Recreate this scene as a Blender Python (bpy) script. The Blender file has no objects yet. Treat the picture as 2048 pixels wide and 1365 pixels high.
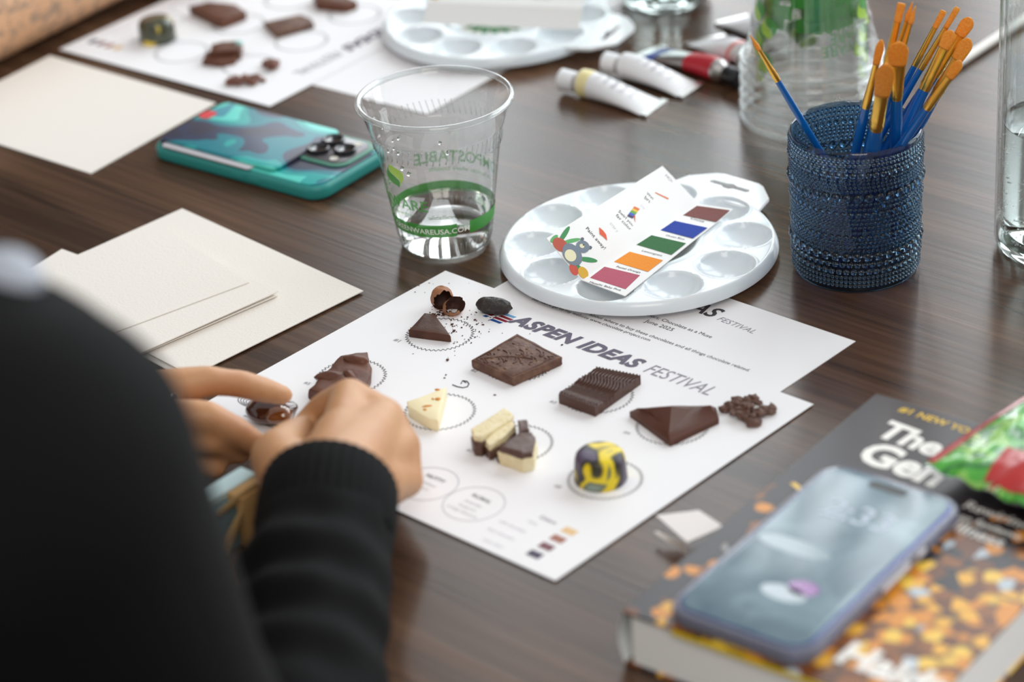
import bpy, bmesh, math, random
from mathutils import Vector, Matrix, noise
R = math.radians
random.seed(7)
C = bpy.context.scene.collection
sc = bpy.context.scene
TZ = 0.74                                    # table-top height above the floor

# ------------------------------------------------------------------ camera
F_PX, W_PX, H_PX = 5250.0, 2048, 1365
CAM = Vector((1.02984839, -1.00902154, 0.732927808 + TZ))
YAW, PITCH, ROLL = -0.769475042, 0.498432496, -0.0729412161
_f = Vector((math.sin(YAW)*math.cos(PITCH), math.cos(YAW)*math.cos(PITCH), -math.sin(PITCH)))
_r = Vector((math.cos(YAW), -math.sin(YAW), 0)); _u = _r.cross(_f)
RIGHT = _r*math.cos(ROLL) + _u*math.sin(ROLL); UP = -_r*math.sin(ROLL) + _u*math.cos(ROLL); FWD = _f
cd = bpy.data.cameras.new('camera'); cam = bpy.data.objects.new('camera', cd); C.objects.link(cam)
m = Matrix((RIGHT, UP, -FWD)).transposed().to_4x4(); m.translation = CAM; cam.matrix_world = m
cd.sensor_width = 36; cd.lens = F_PX*36/W_PX; cd.clip_start = .05; cd.clip_end = 60
cd.dof.use_dof = True; cd.dof.focus_distance = 1.555; cd.dof.aperture_fstop = 4.4
sc.camera = cam

# ------------------------------------------------------------------ light
sc.view_settings.view_transform = 'Standard'; sc.view_settings.look = 'None'
sc.view_settings.exposure = 0.19; sc.view_settings.gamma = 1.0; sc.view_settings.use_curve_mapping = False
sc.cycles.transparent_max_bounces = 64
sc.cycles.max_bounces = 14; sc.cycles.transmission_bounces = 14; sc.cycles.glossy_bounces = 6
sc.cycles.use_denoising = True
wd = bpy.data.worlds.new('world'); sc.world = wd; wd.use_nodes = True
wd.node_tree.nodes['Background'].inputs[0].default_value = (0.97, 0.985, 1.0, 1)
wd.node_tree.nodes['Background'].inputs[1].default_value = 0.52
WINS = ((-2.52, .46), (-1.84, .46), (-.72, 1.1), (.6, 1.1), (1.9, 1.1)); WINH, WINZ, WALLY = 2.7, 2.25, 2.6     # centre x and width of each window
for x, WINW in WINS:
    l = bpy.data.lights.new('window_light', 'AREA'); l.shape = 'RECTANGLE'; l.size = WINW; l.size_y = WINH
    l.energy = 4.1*math.pi*WINW*WINH; l.color = (0.91, 0.965, 1.0)
    o = bpy.data.objects.new('window_light', l); C.objects.link(o)
    o.location = (x, WALLY-.06, WINZ); o.rotation_euler = (R(-90), 0, 0)

l = bpy.data.lights.new('ceiling_light', 'AREA'); l.shape = 'SQUARE'; l.size = 1.2; l.energy = 20; l.color = (1.0, .93, .84)
o = bpy.data.objects.new('ceiling_light', l); C.objects.link(o); o.location = (1.7, -1.5, 2.9); o.rotation_euler = Vector((1.3, -1.2, 2.0)).to_track_quat('Z', 'Y').to_euler()

# ------------------------------------------------------------------ helpers
def ray(px, py): return FWD + RIGHT*((px-W_PX/2)/F_PX) - UP*((py-H_PX/2)/F_PX)
def at(px, py, h=0.0):
    "world point seen at a photograph pixel, h above the table top"
    d = ray(px, py); return CAM + d*((TZ+h-CAM.z)/d.z)
def tb(x, y, h=0.0): return Vector((x, y, TZ+h))

def lin(c):
    if isinstance(c, str):
        c = [int(c[i:i+2], 16)/255 for i in (0, 2, 4)]
    return tuple((v/12.92 if v <= .04045 else ((v+.055)/1.055)**2.4) for v in c[:3]) + (1,)

MATS = {}
def mat(name, col='808080', rough=.5, metal=0, trans=0, ior=1.5, spec=.5, coat=0, sss=0, bump=None, var=None, emit=0, sheen=0, alpha=1):
    """procedural principled material; var=(scale, colour2, lo, hi), bump=(scale, strength)"""
    if name in MATS: return MATS[name]
    M = bpy.data.materials.new(name); M.use_nodes = True; nt = M.node_tree; b = nt.nodes['Principled BSDF']
    b.inputs['Base Color'].default_value = lin(col); b.inputs['Roughness'].default_value = rough
    b.inputs['Metallic'].default_value = metal; b.inputs['Transmission Weight'].default_value = trans
    b.inputs['IOR'].default_value = ior; b.inputs['Specular IOR Level'].default_value = spec
    b.inputs['Coat Weight'].default_value = coat; b.inputs['Coat Roughness'].default_value = .05
    b.inputs['Alpha'].default_value = alpha
    if sss:
        b.inputs['Subsurface Weight'].default_value = sss; b.inputs['Subsurface Radius'].default_value = (.012, .005, .003)
        b.inputs['Subsurface Scale'].default_value = .6
    if sheen: b.inputs['Sheen Weight'].default_value = sheen
    if emit:
        b.inputs['Emission Color'].default_value = lin(col); b.inputs['Emission Strength'].default_value = emit
    tc = nt.nodes.new('ShaderNodeTexCoord')
    if var:
        n = nt.nodes.new('ShaderNodeTexNoise'); n.inputs['Scale'].default_value = var[0]; n.inputs['Detail'].default_value = 5
        nt.links.new(tc.outputs['Object'], n.inputs['Vector'])
        r = nt.nodes.new('ShaderNodeValToRGB'); r.color_ramp.elements[0].color = lin(col); r.color_ramp.elements[1].color = lin(var[1])
        r.color_ramp.elements[0].position = var[2] if len(var) > 2 else .35; r.color_ramp.elements[1].position = var[3] if len(var) > 3 else .65
        nt.links.new(n.outputs['Fac'], r.inputs['Fac']); nt.links.new(r.outputs['Color'], b.inputs['Base Color'])
    if bump:
        n = nt.nodes.new('ShaderNodeTexNoise'); n.inputs['Scale'].default_value = bump[0]; n.inputs['Detail'].default_value = 4
        nt.links.new(tc.outputs['Object'], n.inputs['Vector'])
        q = nt.nodes.new('ShaderNodeBump'); q.inputs['Strength'].default_value = bump[1]; q.inputs['Distance'].default_value = .002
        nt.links.new(n.outputs['Fac'], q.inputs['Height']); nt.links.new(q.outputs['Normal'], b.inputs['Normal'])
    MATS[name] = M; return M

def ramp_mat(name, scale, stops, rough=.4, kind='noise', stretch=(1, 1, 1), distort=0, coat=0, bump=0, metal=0, const=False, detail=3):
    if name in MATS: return MATS[name]
    M = bpy.data.materials.new(name); M.use_nodes = True; nt = M.node_tree; b = nt.nodes['Principled BSDF']
    tc = nt.nodes.new('ShaderNodeTexCoord'); mp = nt.nodes.new('ShaderNodeMapping'); mp.inputs['Scale'].default_value = stretch
    nt.links.new(tc.outputs['Object'], mp.inputs['Vector'])
    if kind == 'noise':
        n = nt.nodes.new('ShaderNodeTexNoise'); n.inputs['Detail'].default_value = detail; n.inputs['Distortion'].default_value = distort; out = n.outputs['Fac']
    else:
        n = nt.nodes.new('ShaderNodeTexVoronoi'); out = n.outputs['Color']
    n.inputs['Scale'].default_value = scale
    nt.links.new(mp.outputs['Vector'], n.inputs['Vector'])
    r = nt.nodes.new('ShaderNodeValToRGB'); cr = r.color_ramp
    if const: cr.interpolation = 'CONSTANT'
    while len(cr.elements) < len(stops): cr.elements.new(.5)
    for e, (p, c) in zip(cr.elements, stops): e.position = p; e.color = lin(c)
    nt.links.new(out, r.inputs['Fac']); nt.links.new(r.outputs['Color'], b.inputs['Base Color'])
    b.inputs['Roughness'].default_value = rough; b.inputs['Coat Weight'].default_value = coat; b.inputs['Metallic'].default_value = metal
    if bump:
        q = nt.nodes.new('ShaderNodeBump'); q.inputs['Strength'].default_value = bump; q.inputs['Distance'].default_value = .001
        nt.links.new(out, q.inputs['Height']); nt.links.new(q.outputs['Normal'], b.inputs['Normal'])
    MATS[name] = M; return M

def clear_mat(name, tint=(1, 1, 1), ior=1.45, rough=.03, haze=0.0, gain=1.0):
    "thin clear plastic or glass wall: passes light straight through, reflects by Fresnel"
    if name in MATS: return MATS[name]
    M = bpy.data.materials.new(name); M.use_nodes = True; nt = M.node_tree; nt.nodes.clear()
    out = nt.nodes.new('ShaderNodeOutputMaterial'); mix = nt.nodes.new('ShaderNodeMixShader'); fr = nt.nodes.new('ShaderNodeFresnel')
    t = nt.nodes.new('ShaderNodeBsdfTransparent'); g = nt.nodes.new('ShaderNodeBsdfGlossy'); d = nt.nodes.new('ShaderNodeBsdfDiffuse')
    geo = nt.nodes.new('ShaderNodeNewGeometry')
    fr.inputs['IOR'].default_value = ior; t.inputs['Color'].default_value = (*tint, 1); g.inputs['Roughness'].default_value = rough
    # fresnel is read from whichever side faces the ray, so both sides of a thin wall act alike
    inv = nt.nodes.new('ShaderNodeMath'); inv.operation = 'DIVIDE'; inv.inputs[0].default_value = 1.0; inv.inputs[1].default_value = ior
    mi = nt.nodes.new('ShaderNodeMix'); mi.data_type = 'FLOAT'
    mi.inputs[2].default_value = ior; nt.links.new(inv.outputs[0], mi.inputs[3])
    nt.links.new(geo.outputs['Backfacing'], mi.inputs[0]); nt.links.new(mi.outputs[0], fr.inputs['IOR'])
    mu = nt.nodes.new('ShaderNodeMath'); mu.operation = 'MULTIPLY'; mu.inputs[1].default_value = gain; mu.use_clamp = True
    nt.links.new(fr.outputs[0], mu.inputs[0])
    nt.links.new(mu.outputs[0], mix.inputs[0]); nt.links.new(t.outputs[0], mix.inputs[1]); nt.links.new(g.outputs[0], mix.inputs[2])
    if haze:
        m2 = nt.nodes.new('ShaderNodeMixShader'); m2.inputs[0].default_value = haze; d.inputs['Color'].default_value = (.9, .92, .92, 1)
        nt.links.new(mix.outputs[0], m2.inputs[1]); nt.links.new(d.outputs[0], m2.inputs[2]); nt.links.new(m2.outputs[0], out.inputs[0])
    else: nt.links.new(mix.outputs[0], out.inputs[0])
    MATS[name] = M; return M

def ink_mat(name, col, opacity):
    "print on clear plastic: partly see-through ink"
    if name in MATS: return MATS[name]
    M = bpy.data.materials.new(name); M.use_nodes = True; nt = M.node_tree; nt.nodes.clear()
    out = nt.nodes.new('ShaderNodeOutputMaterial'); mix = nt.nodes.new('ShaderNodeMixShader'); mix.inputs[0].default_value = opacity
    t = nt.nodes.new('ShaderNodeBsdfTransparent'); c = lin(col); t.inputs['Color'].default_value = tuple(.45+.55*v for v in c[:3])+(1,)
    d = nt.nodes.new('ShaderNodeBsdfPrincipled'); d.inputs['Base Color'].default_value = c; d.inputs['Roughness'].default_value = .4
    nt.links.new(t.outputs[0], mix.inputs[1]); nt.links.new(d.outputs[0], mix.inputs[2]); nt.links.new(mix.outputs[0], out.inputs[0])
    MATS[name] = M; return M

ORG = {}
def tag(o, label=None, cat=None, group=None, kind=None):
    if label: o['label'] = label
    if cat: o['category'] = cat
    if group: o['group'] = group
    if kind: o['kind'] = kind
    return o
def empty(name, loc, label, cat, group=None):
    o = bpy.data.objects.new(name, None); C.objects.link(o); o.location = loc; o.empty_display_size = .02
    ORG[o] = Vector(loc); return tag(o, label, cat, group)
def mk(name, vs, fs, material, parent=None, base=None, smooth=False, auto=None):
    "one mesh object from world-space vertices; its origin is its parent's, or base"
    if parent is not None: org = ORG[parent]
    elif base is not None: org = Vector(base)
    else:
        xs = [v[0] for v in vs]; ys = [v[1] for v in vs]; zs = [v[2] for v in vs]
        org = Vector(((min(xs)+max(xs))/2, (min(ys)+max(ys))/2, min(zs)))
    me = bpy.data.meshes.new(name); me.from_pydata([Vector(v)-org for v in vs], [], fs); me.validate(); me.update()
    o = bpy.data.objects.new(name, me); C.objects.link(o)
    if isinstance(material, (list, tuple)):
        for q in material: me.materials.append(q)
    else: me.materials.append(material)
    if smooth:
        me.polygons.foreach_set('use_smooth', [True]*len(me.polygons))
        if auto is not None: me.set_sharp_from_angle(angle=R(auto))
    if parent is None: o.location = org
    else: o.parent = parent
    ORG[o] = org; return o
def bm_out(bm):
    bm.verts.ensure_lookup_table(); bm.verts.index_update()
    vs = [v.co.copy() for v in bm.verts]; fs = [[v.index for v in f.verts] for f in bm.faces]; bm.free(); return vs, fs
def xf(vs, M): return [M @ Vector(v) for v in vs]
def frame(o, x, y=None, z=None):
    "matrix with origin o, x axis, and z up (or given)"
    x = Vector(x).normalized(); z = Vector(z) if z is not None else Vector((0, 0, 1))
    z = (z - x*z.dot(x)).normalized(); y = z.cross(x)
    M = Matrix((x, y, z)).transposed().to_4x4(); M.translation = Vector(o); return M
def rot(o, a): 
    M = Matrix.Rotation(a, 4, 'Z'); M.translation = Vector(o); return M
def merge(*ms):
    vs, fs = [], []
    for v, f in ms:
        n = len(vs); vs += list(v); fs += [[i+n for i in q] for q in f]
    return vs, fs
def box_m(sx, sy, sz, c=(0, 0, 0), bevel=0, seg=2):
    bm = bmesh.new(); bmesh.ops.create_cube(bm, size=1)
    for v in bm.verts: v.co = Vector((v.co.x*sx+c[0], v.co.y*sy+c[1], v.co.z*sz+c[2]))
    if bevel: bmesh.ops.bevel(bm, geom=bm.edges[:], offset=bevel, segments=seg, profile=.5, affect='EDGES')
    return bm_out(bm)
def rrect(w, h, r, n=6):
    pts = []
    for cx, cy, a0 in ((w/2-r, h/2-r, 0), (-w/2+r, h/2-r, 90), (-w/2+r, -h/2+r, 180), (w/2-r, -h/2+r, 270)):
        for i in range(n+1):
            a = R(a0+90*i/n); pts.append((cx+r*math.cos(a), cy+r*math.sin(a)))
    return pts
def prism_m(poly, z0, z1, bevel=0, seg=2):
    "extruded polygon with rounded top and bottom edges"
    n = len(poly); layers = []
    cx = sum(p[0] for p in poly)/n; cy = sum(p[1] for p in poly)/n
    def inset(d):
        out = []
        for i in range(n):
            a = Vector(poly[i-1][:2]); b = Vector(poly[i][:2]); c = Vector(poly[(i+1) % n][:2])
            e1 = (b-a); e2 = (c-b)
            if e1.length < 1e-9 or e2.length < 1e-9: out.append(b); continue
            e1.normalize(); e2.normalize()
            nn = Vector((-e1.y-e2.y, e1.x+e2.x)); 
            if nn.length < 1e-6: out.append(b); continue
            nn.normalize(); k = max(.35, nn.dot(Vector((-e1.y, e1.x)))); out.append(b+nn*(d/k))
        return out
    area = sum(poly[i-1][0]*poly[i][1]-poly[i][0]*poly[i-1][1] for i in range(n))
    sgn = 1 if area > 0 else -1
    if bevel:
        for i in range(seg+1):
            a = math.pi/2*i/seg; layers.append((sgn*bevel*(1-math.sin(a)), z0+bevel*(1-math.cos(a))))
        for i in range(seg+1):
            a = math.pi/2*i/seg; layers.append((sgn*bevel*(1-math.cos(a)), z1-bevel*(1-math.sin(a))))
    else: layers = [(0, z0), (0, z1)]
    vs = []; fs = []
    for d, z in layers: vs += [(p[0], p[1], z) for p in inset(d)]
    for l in range(len(layers)-1):
        for i in range(n):
            j = (i+1) % n; q = [l*n+i, l*n+j, (l+1)*n+j, (l+1)*n+i]; fs.append(q if sgn > 0 else q[::-1])
    t = list(range((len(layers)-1)*n, len(layers)*n)); b = list(range(n))[::-1]
    fs += [t, b] if sgn > 0 else [t[::-1], b[::-1]]
    return vs, fs
def lathe_m(prof, seg=64, close=False):
    vs, fs = [], []; n = len(prof)
    for r, z in prof:
        for i in range(seg):
            a = 2*math.pi*i/seg; vs.append((r*math.cos(a), r*math.sin(a), z))
    for k in range(n if close else n-1):
        k2 = (k+1) % n
        for i in range(seg):
            j = (i+1) % seg; fs.append([k*seg+i, k*seg+j, k2*seg+j, k2*seg+i])
    return vs, fs
def cap_disc(r, z, seg=64, flip=False):
    vs = [(0, 0, z)]+[(r*math.cos(2*math.pi*i/seg), r*math.sin(2*math.pi*i/seg), z) for i in range(seg)]
    fs = [[0, 1+i, 1+(i+1) % seg] for i in range(seg)]
    return vs, [f[::-1] for f in fs] if flip else fs
def tube_m(pts, rad, seg=12, caps=True, up=None, flat=None):
    "sweep of a circle (flat=(a,b) per-point ellipse) along points; rad number or list"
    pts = [Vector(p) for p in pts]; n = len(pts); rad = rad if isinstance(rad, (list, tuple)) else [rad]*n
    vs, fs = [], []; ref = Vector(up) if up is not None else None
    for i, p in enumerate(pts):
        t = (pts[min(i+1, n-1)]-pts[max(i-1, 0)]).normalized()
        if ref is None: ref = Vector((0, 0, 1)) if abs(t.z) < .9 else Vector((1, 0, 0))
        x = (ref-t*ref.dot(t)).normalized(); y = t.cross(x)
        if up is None: ref = x
        ra, rb = (flat[i] if flat else (rad[i], rad[i]))
        for k in range(seg):
            a = 2*math.pi*k/seg; vs.append(p+x*(math.cos(a)*ra)+y*(math.sin(a)*rb))
    for i in range(n-1):
        for k in range(seg):
            j = (k+1) % seg; fs.append([i*seg+k, i*seg+j, (i+1)*seg+j, (i+1)*seg+k])
    if caps: fs += [list(range(seg))[::-1], list(range((n-1)*seg, n*seg))]
    return vs, fs
def grid_m(fn, nu, nv):
    vs = [fn(i/nu, j/nv) for j in range(nv+1) for i in range(nu+1)]
    fs = [[j*(nu+1)+i, j*(nu+1)+i+1, (j+1)*(nu+1)+i+1, (j+1)*(nu+1)+i] for j in range(nv) for i in range(nu)]
    return vs, fs
def thick_grid_m(fn, nu, nv, t):
    "a bent sheet with thickness t below"
    a, f = grid_m(fn, nu, nv); nrm = []
    e = 1e-3
    for j in range(nv+1):
        for i in range(nu+1):
            u, v = i/nu, j/nv
            du = Vector(fn(min(u+e, 1), v))-Vector(fn(max(u-e, 0), v)); dv = Vector(fn(u, min(v+e, 1)))-Vector(fn(u, max(v-e, 0)))
            nrm.append(du.cross(dv).normalized())
    b = [Vector(p)-q*t for p, q in zip(a, nrm)]; n = len(a); w = nu+1
    fs = f+[[i+n for i in q][::-1] for q in f]
    ring = [i for i in range(nu)]+[j*w+nu for j in range(nv)]+[nv*w+i for i in range(nu, 0, -1)]+[j*w for j in range(nv, 0, -1)]
    for k in range(len(ring)):
        p, q = ring[k], ring[(k+1) % len(ring)]; fs.append([q, p, p+n, q+n])
    return list(map(Vector, a))+b, fs
def ico_m(r=1, sub=2, sc_=(1, 1, 1), c=(0, 0, 0), rough=0, seed=0, freq=1.5):
    bm = bmesh.new(); bmesh.ops.create_icosphere(bm, subdivisions=sub, radius=1)
    for v in bm.verts:
        k = 1+rough*noise.noise(v.co*freq+Vector((seed*7.3, seed*3.1, seed*1.7)))
        v.co = Vector((v.co.x*sc_[0]*r*k+c[0], v.co.y*sc_[1]*r*k+c[1], v.co.z*sc_[2]*r*k+c[2]))
    return bm_out(bm)
def blob(chains, voxel=.002, smooth=6, extra=None):
    "continuous skin over chains of (point, radius): voxel union, then smoothed"
    parts = []
    for ch in chains:
        for (p, r) in ch: parts.append(ico_m(r, 3, c=p))
        for (p, r), (q, s) in zip(ch, ch[1:]):
            p, q = Vector(p), Vector(q); n = max(2, int((q-p).length/max(min(r, s)*.35, .002)))
            parts.append(tube_m([p.lerp(q, i/n) for i in range(n+1)], [r+(s-r)*i/n for i in range(n+1)], 20))
    if extra: parts += extra
    vs, fs = merge(*parts)
    me = bpy.data.meshes.new('tmp'); me.from_pydata(vs, [], fs); o = bpy.data.objects.new('tmp', me); C.objects.link(o)
    md = o.modifiers.new('r', 'REMESH'); md.mode = 'VOXEL'; md.voxel_size = voxel
    sm = o.modifiers.new('s', 'SMOOTH'); sm.factor = .5; sm.iterations = smooth
    dg = bpy.context.evaluated_depsgraph_get(); ev = o.evaluated_get(dg); em = ev.to_mesh()
    V = [v.co.copy() for v in em.vertices]; Fs = [list(p.vertices) for p in em.polygons]
    ev.to_mesh_clear(); bpy.data.objects.remove(o); bpy.data.meshes.remove(me)
    return V, Fs
TXT = {}
def text2d(body, shear=0, offset=0, space=1.0):
    "flat outline of a line of text, unit size, baseline at y=0, starting at x=0; returns verts, faces, width"
    key = (body, shear, offset, space)
    if key in TXT: return TXT[key]
    cu = bpy.data.curves.new('t', 'FONT'); cu.body = body; cu.shear = shear; cu.offset = offset; cu.space_character = space; cu.resolution_u = 3
    o = bpy.data.objects.new('t', cu); C.objects.link(o)
    dg = bpy.context.evaluated_depsgraph_get(); me = bpy.data.meshes.new_from_object(o.evaluated_get(dg))
    vs = [v.co.copy() for v in me.vertices]; fs = [list(p.vertices) for p in me.polygons]
    bpy.data.objects.remove(o); bpy.data.curves.remove(cu); bpy.data.meshes.remove(me)
    x0 = min(v.x for v in vs); w = max(v.x for v in vs)-x0
    vs = [(v.x-x0, v.y) for v in vs]; TXT[key] = (vs, fs, w); return TXT[key]
def text_line(name, body, p0, p1, material, parent, shear=0, offset=0, space=1.0, nz=None, tall=None, dz=.00012):
    "print a line of text from p0 to p1 (world) on the surface with normal nz"
    vs, fs, w = text2d(body, shear, offset, space)
    p0, p1 = Vector(p0), Vector(p1); M = frame(p0, p1-p0, z=nz); k = (p1-p0).length/w
    ky = k if tall is None else tall
    return mk(name, [M @ Vector((x*k, y*ky, dz)) for x, y in vs], fs, material, parent)
def quad_print(name, pts, material, parent): return mk(name, [Vector(p) for p in pts], [list(range(len(pts)))], material, parent)
def bez(p0, p1, p2, n=12): return [Vector(p0)*(1-t)**2+Vector(p1)*2*t*(1-t)+Vector(p2)*t*t for t in [i/n for i in range(n+1)]]
def copy_tree(o, delta, parent=None, label=None, group=None, rotz=None):
    c = o.copy(); C.objects.link(c)
    if parent is None: c.location = o.location+Vector(delta)
    else: c.parent = parent
    if label: c['label'] = label
    if group: c['group'] = group
    if rotz is not None: c.rotation_euler.z = rotz
    ORG[c] = ORG[o]+Vector(delta)
    for ch in [k for k in bpy.data.objects if k.parent == o]: copy_tree(ch, delta, c)
    return c
UPV = Vector((0, 0, 1))

# ------------------------------------------------------------------ materials shared
PAPER = mat('white_paper', 'f5f4f6', .75, spec=.2)
CREAM = mat('cream_card', 'eee8e0', .85, spec=.15, bump=(600, .15))
INK = mat('black_ink', '1d1c20', .6); PLUM_INK = mat('plum_ink', '5c5468', .6); GREY_INK = mat('grey_ink', '8d8a94', .6)
FAINT_INK = mat('faint_ink', 'c3c1c9', .6)
DARK_CHOC = mat('dark_chocolate', '462a20', .45, var=(90, '58392c'), bump=(500, .12), spec=.25)
MID_CHOC = mat('chocolate_bar', '5e4035', .5, var=(160, '80624f', .45, .75), bump=(420, .25), spec=.25)
MILK_CHOC = mat('milk_chocolate', '5c382b', .45, var=(60, '6b4433'), bump=(250, .12), spec=.25)
WHITE_CHOC = mat('white_chocolate', 'f3e6bd', .5, spec=.4, sss=.1)
PLASTIC_W = mat('white_plastic', 'f7f8fa', .18, spec=.5, sss=.35)
SILVER = mat('silver_metal', 'c9c6c4', .3, metal=1); GOLD = mat('gold_metal', 'e0a53c', .22, metal=1)
BLACK_PL = mat('black_plastic', '141416', .3)
CLEAR = clear_mat('clear_plastic', (.985, .99, .985), 1.46, .04, gain=1.3)

# ------------------------------------------------------------------ the setting
def wood(name):
    M = bpy.data.materials.new(name); M.use_nodes = True; nt = M.node_tree; b = nt.nodes['Principled BSDF']; L = nt.links
    tc = nt.nodes.new('ShaderNodeTexCoord')
    def nz(scale, st, detail, dist=0, rz=0):
        mp = nt.nodes.new('ShaderNodeMapping'); mp.inputs['Scale'].default_value = st; mp.inputs['Rotation'].default_value = (0, 0, R(rz))
        n = nt.nodes.new('ShaderNodeTexNoise'); n.inputs['Scale'].default_value = scale; n.inputs['Detail'].default_value = detail; n.inputs['Distortion'].default_value = dist
        L.new(tc.outputs['Object'], mp.inputs['Vector']); L.new(mp.outputs['Vector'], n.inputs['Vector']); return n
    a = nz(1.0, (1.6, 22, 1), 6, .6, 3); f = nz(1.0, (6, 260, 1), 3, 0, 3); g = nz(1.0, (.9, 6, 1), 3, 1.2, 3)
    mixa = nt.nodes.new('ShaderNodeMix'); mixa.data_type = 'FLOAT'; mixa.inputs[0].default_value = .35
    L.new(a.outputs['Fac'], mixa.inputs[2]); L.new(f.outputs['Fac'], mixa.inputs[3])
    mixb = nt.nodes.new('ShaderNodeMix'); mixb.data_type = 'FLOAT'; mixb.inputs[0].default_value = .35
    L.new(mixa.outputs[0], mixb.inputs[2]); L.new(g.outputs['Fac'], mixb.inputs[3])
    r = nt.nodes.new('ShaderNodeValToRGB'); cr = r.color_ramp
    for _ in range(2): cr.elements.new(.5)
    for e, (p, c) in zip(cr.elements, ((.36, '281a12'), (.46, '473224'), (.55, '5f4533'), (.66, '7b5d47'))): e.position = p; e.color = lin(c)
    L.new(mixb.outputs[0], r.inputs['Fac']); L.new(r.outputs['Color'], b.inputs['Base Color'])
    q = nt.nodes.new('ShaderNodeBump'); q.inputs['Strength'].default_value = .12; q.inputs['Distance'].default_value = .0006
    L.new(f.outputs['Fac'], q.inputs['Height']); L.new(q.outputs['Normal'], b.inputs['Normal'])
    b.inputs['Roughness'].default_value = .24; b.inputs['Specular IOR Level'].default_value = .42
    return M
WOOD = wood('dark_walnut_laminate')
table = empty('conference_table', (.9, .32, 0), 'large dark brown woodgrain table carrying everything in view', 'table')
tp = [(-.665, -.405), (2.4, -.405), (2.4, 1.05), (-.665, 1.05)]
mk('tabletop', *(lambda v, f: ([Vector((x, y, z)) for x, y, z in v], f))(*prism_m(tp, TZ-.032, TZ, .002, 2)), WOOD, table)
LEGM = mat('dark_steel', '26262a', .4, metal=.8)
for x, y in ((-.3, -.05), (2.1, -.05), (-.3, .85), (2.1, .85)):
    mk('leg', *(lambda v, f: (xf(v, Matrix.Translation((x, y, (TZ-.032)/2))), f))(*box_m(.07, .07, TZ-.032, bevel=.004)), LEGM, table)
mk('apron', *merge(*[(xf(v, Matrix.Translation(c)), f) for c, (v, f) in (((.9, -.05, TZ-.07), box_m(2.33, .04, .075)), ((.9, .85, TZ-.07), box_m(2.33, .04, .075)))]), LEGM, table)

FLOOR = mat('grey_carpet', '4a4744', .95, var=(40, '57534f'), bump=(300, .4))
WALL = mat('warm_grey_wall', '8d837a', .9, var=(6, '938980'))
DARKWALL = mat('taupe_wall', '5f554e', .9, var=(6, '675c54'))
fl = mk('floor', *thick_grid_m(lambda u, v: Vector((-4.2+8.4*u, -3.6+6.2*v, 0)), 1, 1, .1), FLOOR); tag(fl, kind='structure')
wl = mk('wall_left', *(lambda v, f: (xf(v, Matrix.Translation((-4.25, -.5, 2.0))), f))(*box_m(.1, 6.2, 4.0)), DARKWALL); tag(wl, kind='structure')
# far wall: pieces around the window openings
pieces = []; x0 = -4.2; zt, zb = WINZ+WINH/2, WINZ-WINH/2
def wp(xa, xb, za, zb_): pieces.append((lambda v, f: (xf(v, Matrix.Translation(((xa+xb)/2, WALLY+.05, (za+zb_)/2))), f))(*box_m(xb-xa, .1, zb_-za)))
edges = [-4.2]
for x, WINW in WINS: edges += [x-WINW/2, x+WINW/2]
edges.append(3.8)
for i in range(0, len(edges), 2): wp(edges[i], edges[i+1], 0, 4.0)
for x, WINW in WINS: wp(x-WINW/2, x+WINW/2, 0, zb); wp(x-WINW/2, x+WINW/2, zt, 4.0)
wf = mk('wall_back', *merge(*pieces), WALL); tag(wf, kind='structure')
FRAME = mat('white_window_frame', 'e6e6e4', .4); PANE = clear_mat('window_glass', (.95, .97, .97))
for n, (x, WINW) in enumerate(WINS):
    w = empty(f'window_{n+1}', (x, WALLY, zb), None, None); w['kind'] = 'structure'
    bars = [((0, -.03, 0), (WINW, .06, .05)), ((0, -.03, WINH), (WINW, .06, .05)), ((-WINW/2, -.03, WINH/2), (.05, .06, WINH)), ((WINW/2, -.03, WINH/2), (.05, .06, WINH))]
    mk('window_frame', *merge(*[(xf(v, Matrix.Translation(Vector((x, WALLY+.04, zb))+Vector(c))), f) for c, s in bars for v, f in [box_m(*s)]]), FRAME, w)
    mk('pane', *(lambda v, f: (xf(v, Matrix.Translation((x, WALLY+.05, WINZ))), f))(*box_m(WINW, .006, WINH)), PANE, w)

# ------------------------------------------------------------------ printed sheets
BLUE_INK = mat('blue_ink', '1d4f94', .6); RED_INK = mat('crimson_ink', '8e1f34', .6); LB_INK = mat('light_blue_ink', '5e9fd0', .6)
def zig_ring(cx, cy, r, teeth=44, w=.00035, amp=.0009):
    vs, fs = [], []; n = teeth*2
    for i in range(n):
        a = 2*math.pi*i/n; k = r+(amp if i % 2 else -amp)
        vs += [((k-w)*math.cos(a)+cx, (k-w)*math.sin(a)+cy, 0), ((k+w)*math.cos(a)+cx, (k+w)*math.sin(a)+cy, 0)]
    for i in range(n):
        j = (i+1) % n; fs.append([2*i, 2*i+1, 2*j+1, 2*j])
    return vs, fs
def oval_ring(cx, cy, a_, b_, w=.0004, n=48):
    vs, fs = [], []
    for i in range(n):
        t = 2*math.pi*i/n
        vs += [((a_-w)*math.cos(t)+cx, (b_-w)*math.sin(t)+cy, 0), ((a_+w)*math.cos(t)+cx, (b_+w)*math.sin(t)+cy, 0)]
    for i in range(n):
        j = (i+1) % n; fs.append([2*i, 2*i+1, 2*j+1, 2*j])
    return vs, fs
A4W, A4H = .2794, .2159
RINGS = [(.054, -.062, '#1'), (.116, -.062, '#2'), (.1765, -.0625, '#3'), (.2315, -.064, '#4'), (.0475, -.129, '#5'), (.1165, -.128, '#6'), (.1745, -.1285, '#7'), (.2375, -.128, '#8')]
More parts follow.
